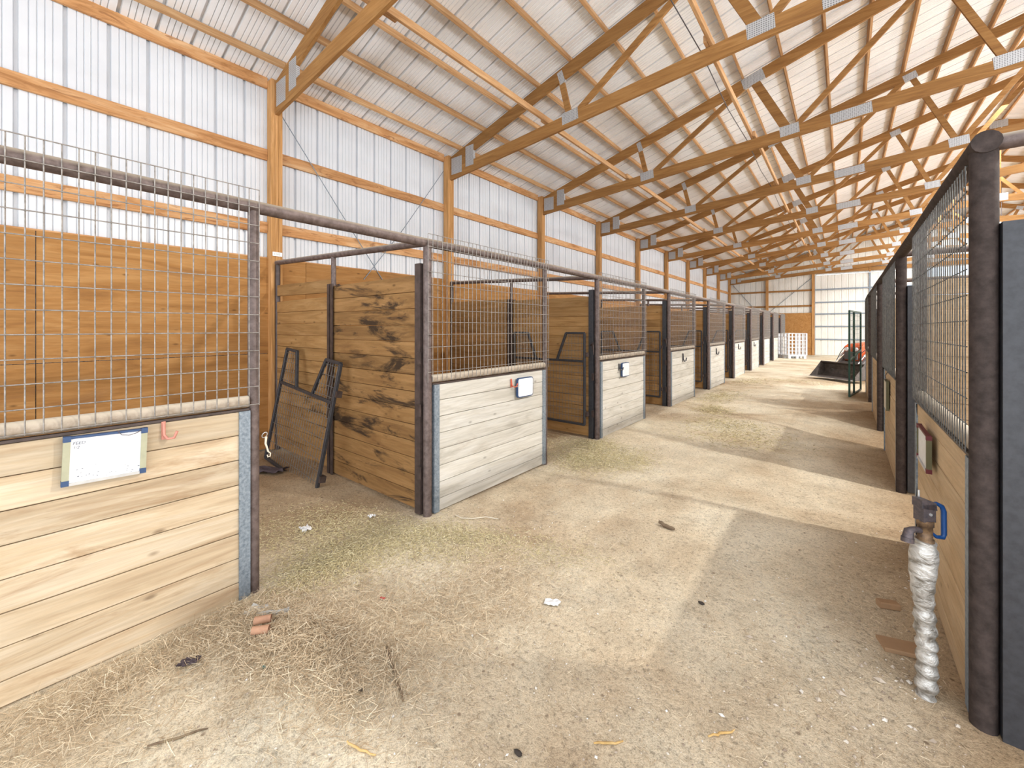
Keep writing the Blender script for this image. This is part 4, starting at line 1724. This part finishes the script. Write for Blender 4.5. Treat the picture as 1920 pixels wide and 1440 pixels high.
crumpled('paper_scrap', -3.19, 1.45, 0.10, 0.07, 'paper_white', 'white torn paper scraps in the hay of the nearest stall', 'paper', 0.03, 1)
crumpled('paper_scrap', -3.03, 1.91, 0.05, 0.06, 'paper_white', 'white paper scrap by the foot of the stained partition', 'paper', 0.02, 2)
crumpled('paper_scrap', -1.286, 1.95, 0.10, 0.06, 'paper_white', 'white paper scrap alone on the bare dirt of the aisle', 'paper', 0.008, 3, 0.4)
crumpled('plastic_sheet', -2.44, 0.865, 0.14, 0.08, 'plastic_film', 'greyish plastic sheet in the straw at the nearest brown post', 'plastic', 0.02, 4, 0.6)
crumpled('plastic_strip', -2.33, 0.90, 0.14, 0.018, 'plastic_film', 'narrow white plastic strip above the brown cardboard tubes', 'plastic', 0.03, 5, 0.95)
crumpled('red_scrap', -2.07, 1.375, 0.035, 0.018, 'scrap_red', 'tiny bright red scrap in the straw', 'scrap', 0.01, 6, 0.2)
crumpled('teal_scrap', -2.02, 0.735, 0.02, 0.014, 'scrap_teal', 'tiny teal scrap below the cardboard tubes', 'scrap', 0.008, 7)
crumpled('dark_rag', -2.33, 0.535, 0.09, 0.05, 'rag_dark', 'small dark rag in the straw near the nearest front', 'rag', 0.02, 8, 0.9)
crumpled('dark_rag', -4.85, 1.75, 0.55, 0.18, 'rag_dark', 'dark crumpled cloth under the leaning gate', 'rag', 0.06, 9, 0.5)
for (x_, y_, a_, lb) in ((-2.285, 0.825, 0.95, 'upper of the two brown cardboard tubes in the straw'), (-2.215, 0.79, 0.85, 'lower of the two brown cardboard tubes in the straw')):
    m_ = MB()
    d_ = Vector((math.cos(a_), math.sin(a_), 0)) * 0.038
    m_.tube([-d_, d_], 0.018, 14, caps=False)
    m_.tube([-d_ * 0.999, d_ * 0.999], 0.016, 14, caps=False)
    o = m_.build('cardboard_tube', 'cardboard', None, (x_, y_, gz(x_, y_) + 0.045))
    tag(o, lb, 'tube', 'brown cardboard tubes')


def stick(name, p, q, r, mat, label, wob=0.006, seed=0):
    r_ = random.Random(seed)
    a, b_ = Vector((p[0], p[1], 0)), Vector((q[0], q[1], 0))
    pts_l = []
    for i in range(7):
        c_ = a.lerp(b_, i / 6)
        c_.x += r_.uniform(-wob, wob)
        c_.y += r_.uniform(-wob, wob)
        c_.z = gz(c_.x, c_.y) + r + (0.012 if i in (0, 1) else 0.002)
        pts_l.append(c_ - Vector((p[0], p[1], 0)))
    m_ = MB()
    m_.tube(pts_l, [r * (0.6 + 0.5 * math.sin(math.pi * (i + 0.8) / 7)) for i in range(7)], 7)
    return tag(m_.build(name, mat, None, (p[0], p[1], 0)), label, 'stick')


stick('dark_stick', (-1.72, 1.165), (-1.43, 1.05), 0.006, 'stick_wood', 'long dark stick lying at the edge of the straw heap', seed=1)
stick('wood_splinter', (-1.445, 0.80), (-1.32, 0.85), 0.004, 'splinter_wood', 'yellowish wood splinter on the dirt closest to the camera', seed=2)
stick('bark_piece', (-1.14, 3.26), (-1.02, 3.24), 0.014, 'stick_wood', 'brown bark piece lying mid-aisle', seed=3)
stick('twig', (-0.72, 1.38), (-0.64, 1.46), 0.004, 'splinter_wood', 'short pale twig on the dirt near the camera', seed=4)
stick('twig', (-0.40, 1.66), (-0.33, 1.77), 0.004, 'splinter_wood', 'thin twig on the dirt in front of the hydrant', seed=5)
stick('twig', (-2.0, 0.33), (-1.92, 0.50), 0.004, 'stick_wood', 'thin twig beside the straw close to the camera', seed=6)
for i, (x_, y_, rx, lb) in enumerate(((-0.93, 1.185, 0.016, 'dark dropping nearest the camera'), (-0.625, 2.456, 0.016, 'dark dropping on the open dirt of the aisle'), (-1.61, 0.96, 0.014, 'dark dropping beside the dark stick'))):
    m_ = MB()
    m_.blob((0, 0, 0.006), rx * 1.1, rx * 0.55, 0.008, 12, 8, 0.15, i)
    tag(m_.build('dropping', 'dung', None, (x_, y_, gz(x_, y_))), lb, 'dropping', 'dark droppings')
m_ = MB()
m_.bar((-0.045, 0, 0.016), (0.045, 0, 0.016), 0.05, 0.035, cham=0.006)
o = m_.build('wood_block', 'brick_brown', None, (0.185, 3.083, gz(.185, 3.083)))
o.rotation_euler = (0, 0, 0.4)
tag(o, 'small brown wood block in the shade of the right row', 'block')
m_ = MB()
m_.bar((-0.085, 0, 0.010), (0.085, 0, 0.010), 0.10, 0.022, cham=0.005)
o = m_.build('flat_tile', 'brick_brown', None, (0.215, 2.72, gz(.215, 2.72)))
o.rotation_euler = (0, 0, 0.3)
tag(o, 'flat brown slab half buried beside the hydrant', 'slab')
m_ = MB()
m_.tube([(-0.16, -0.05, 0.01), (-0.08, -0.06, 0.012), (0.0, 0.0, 0.01), (0.06, 0.08, 0.012), (0.16, 0.12, 0.01)], 0.004, 5)
tag(m_.build('white_string', 'rope_white', None, (-2.34, 2.40, gz(-2.34, 2.40))), 'loose white string on the floor before the pale stall front', 'string')
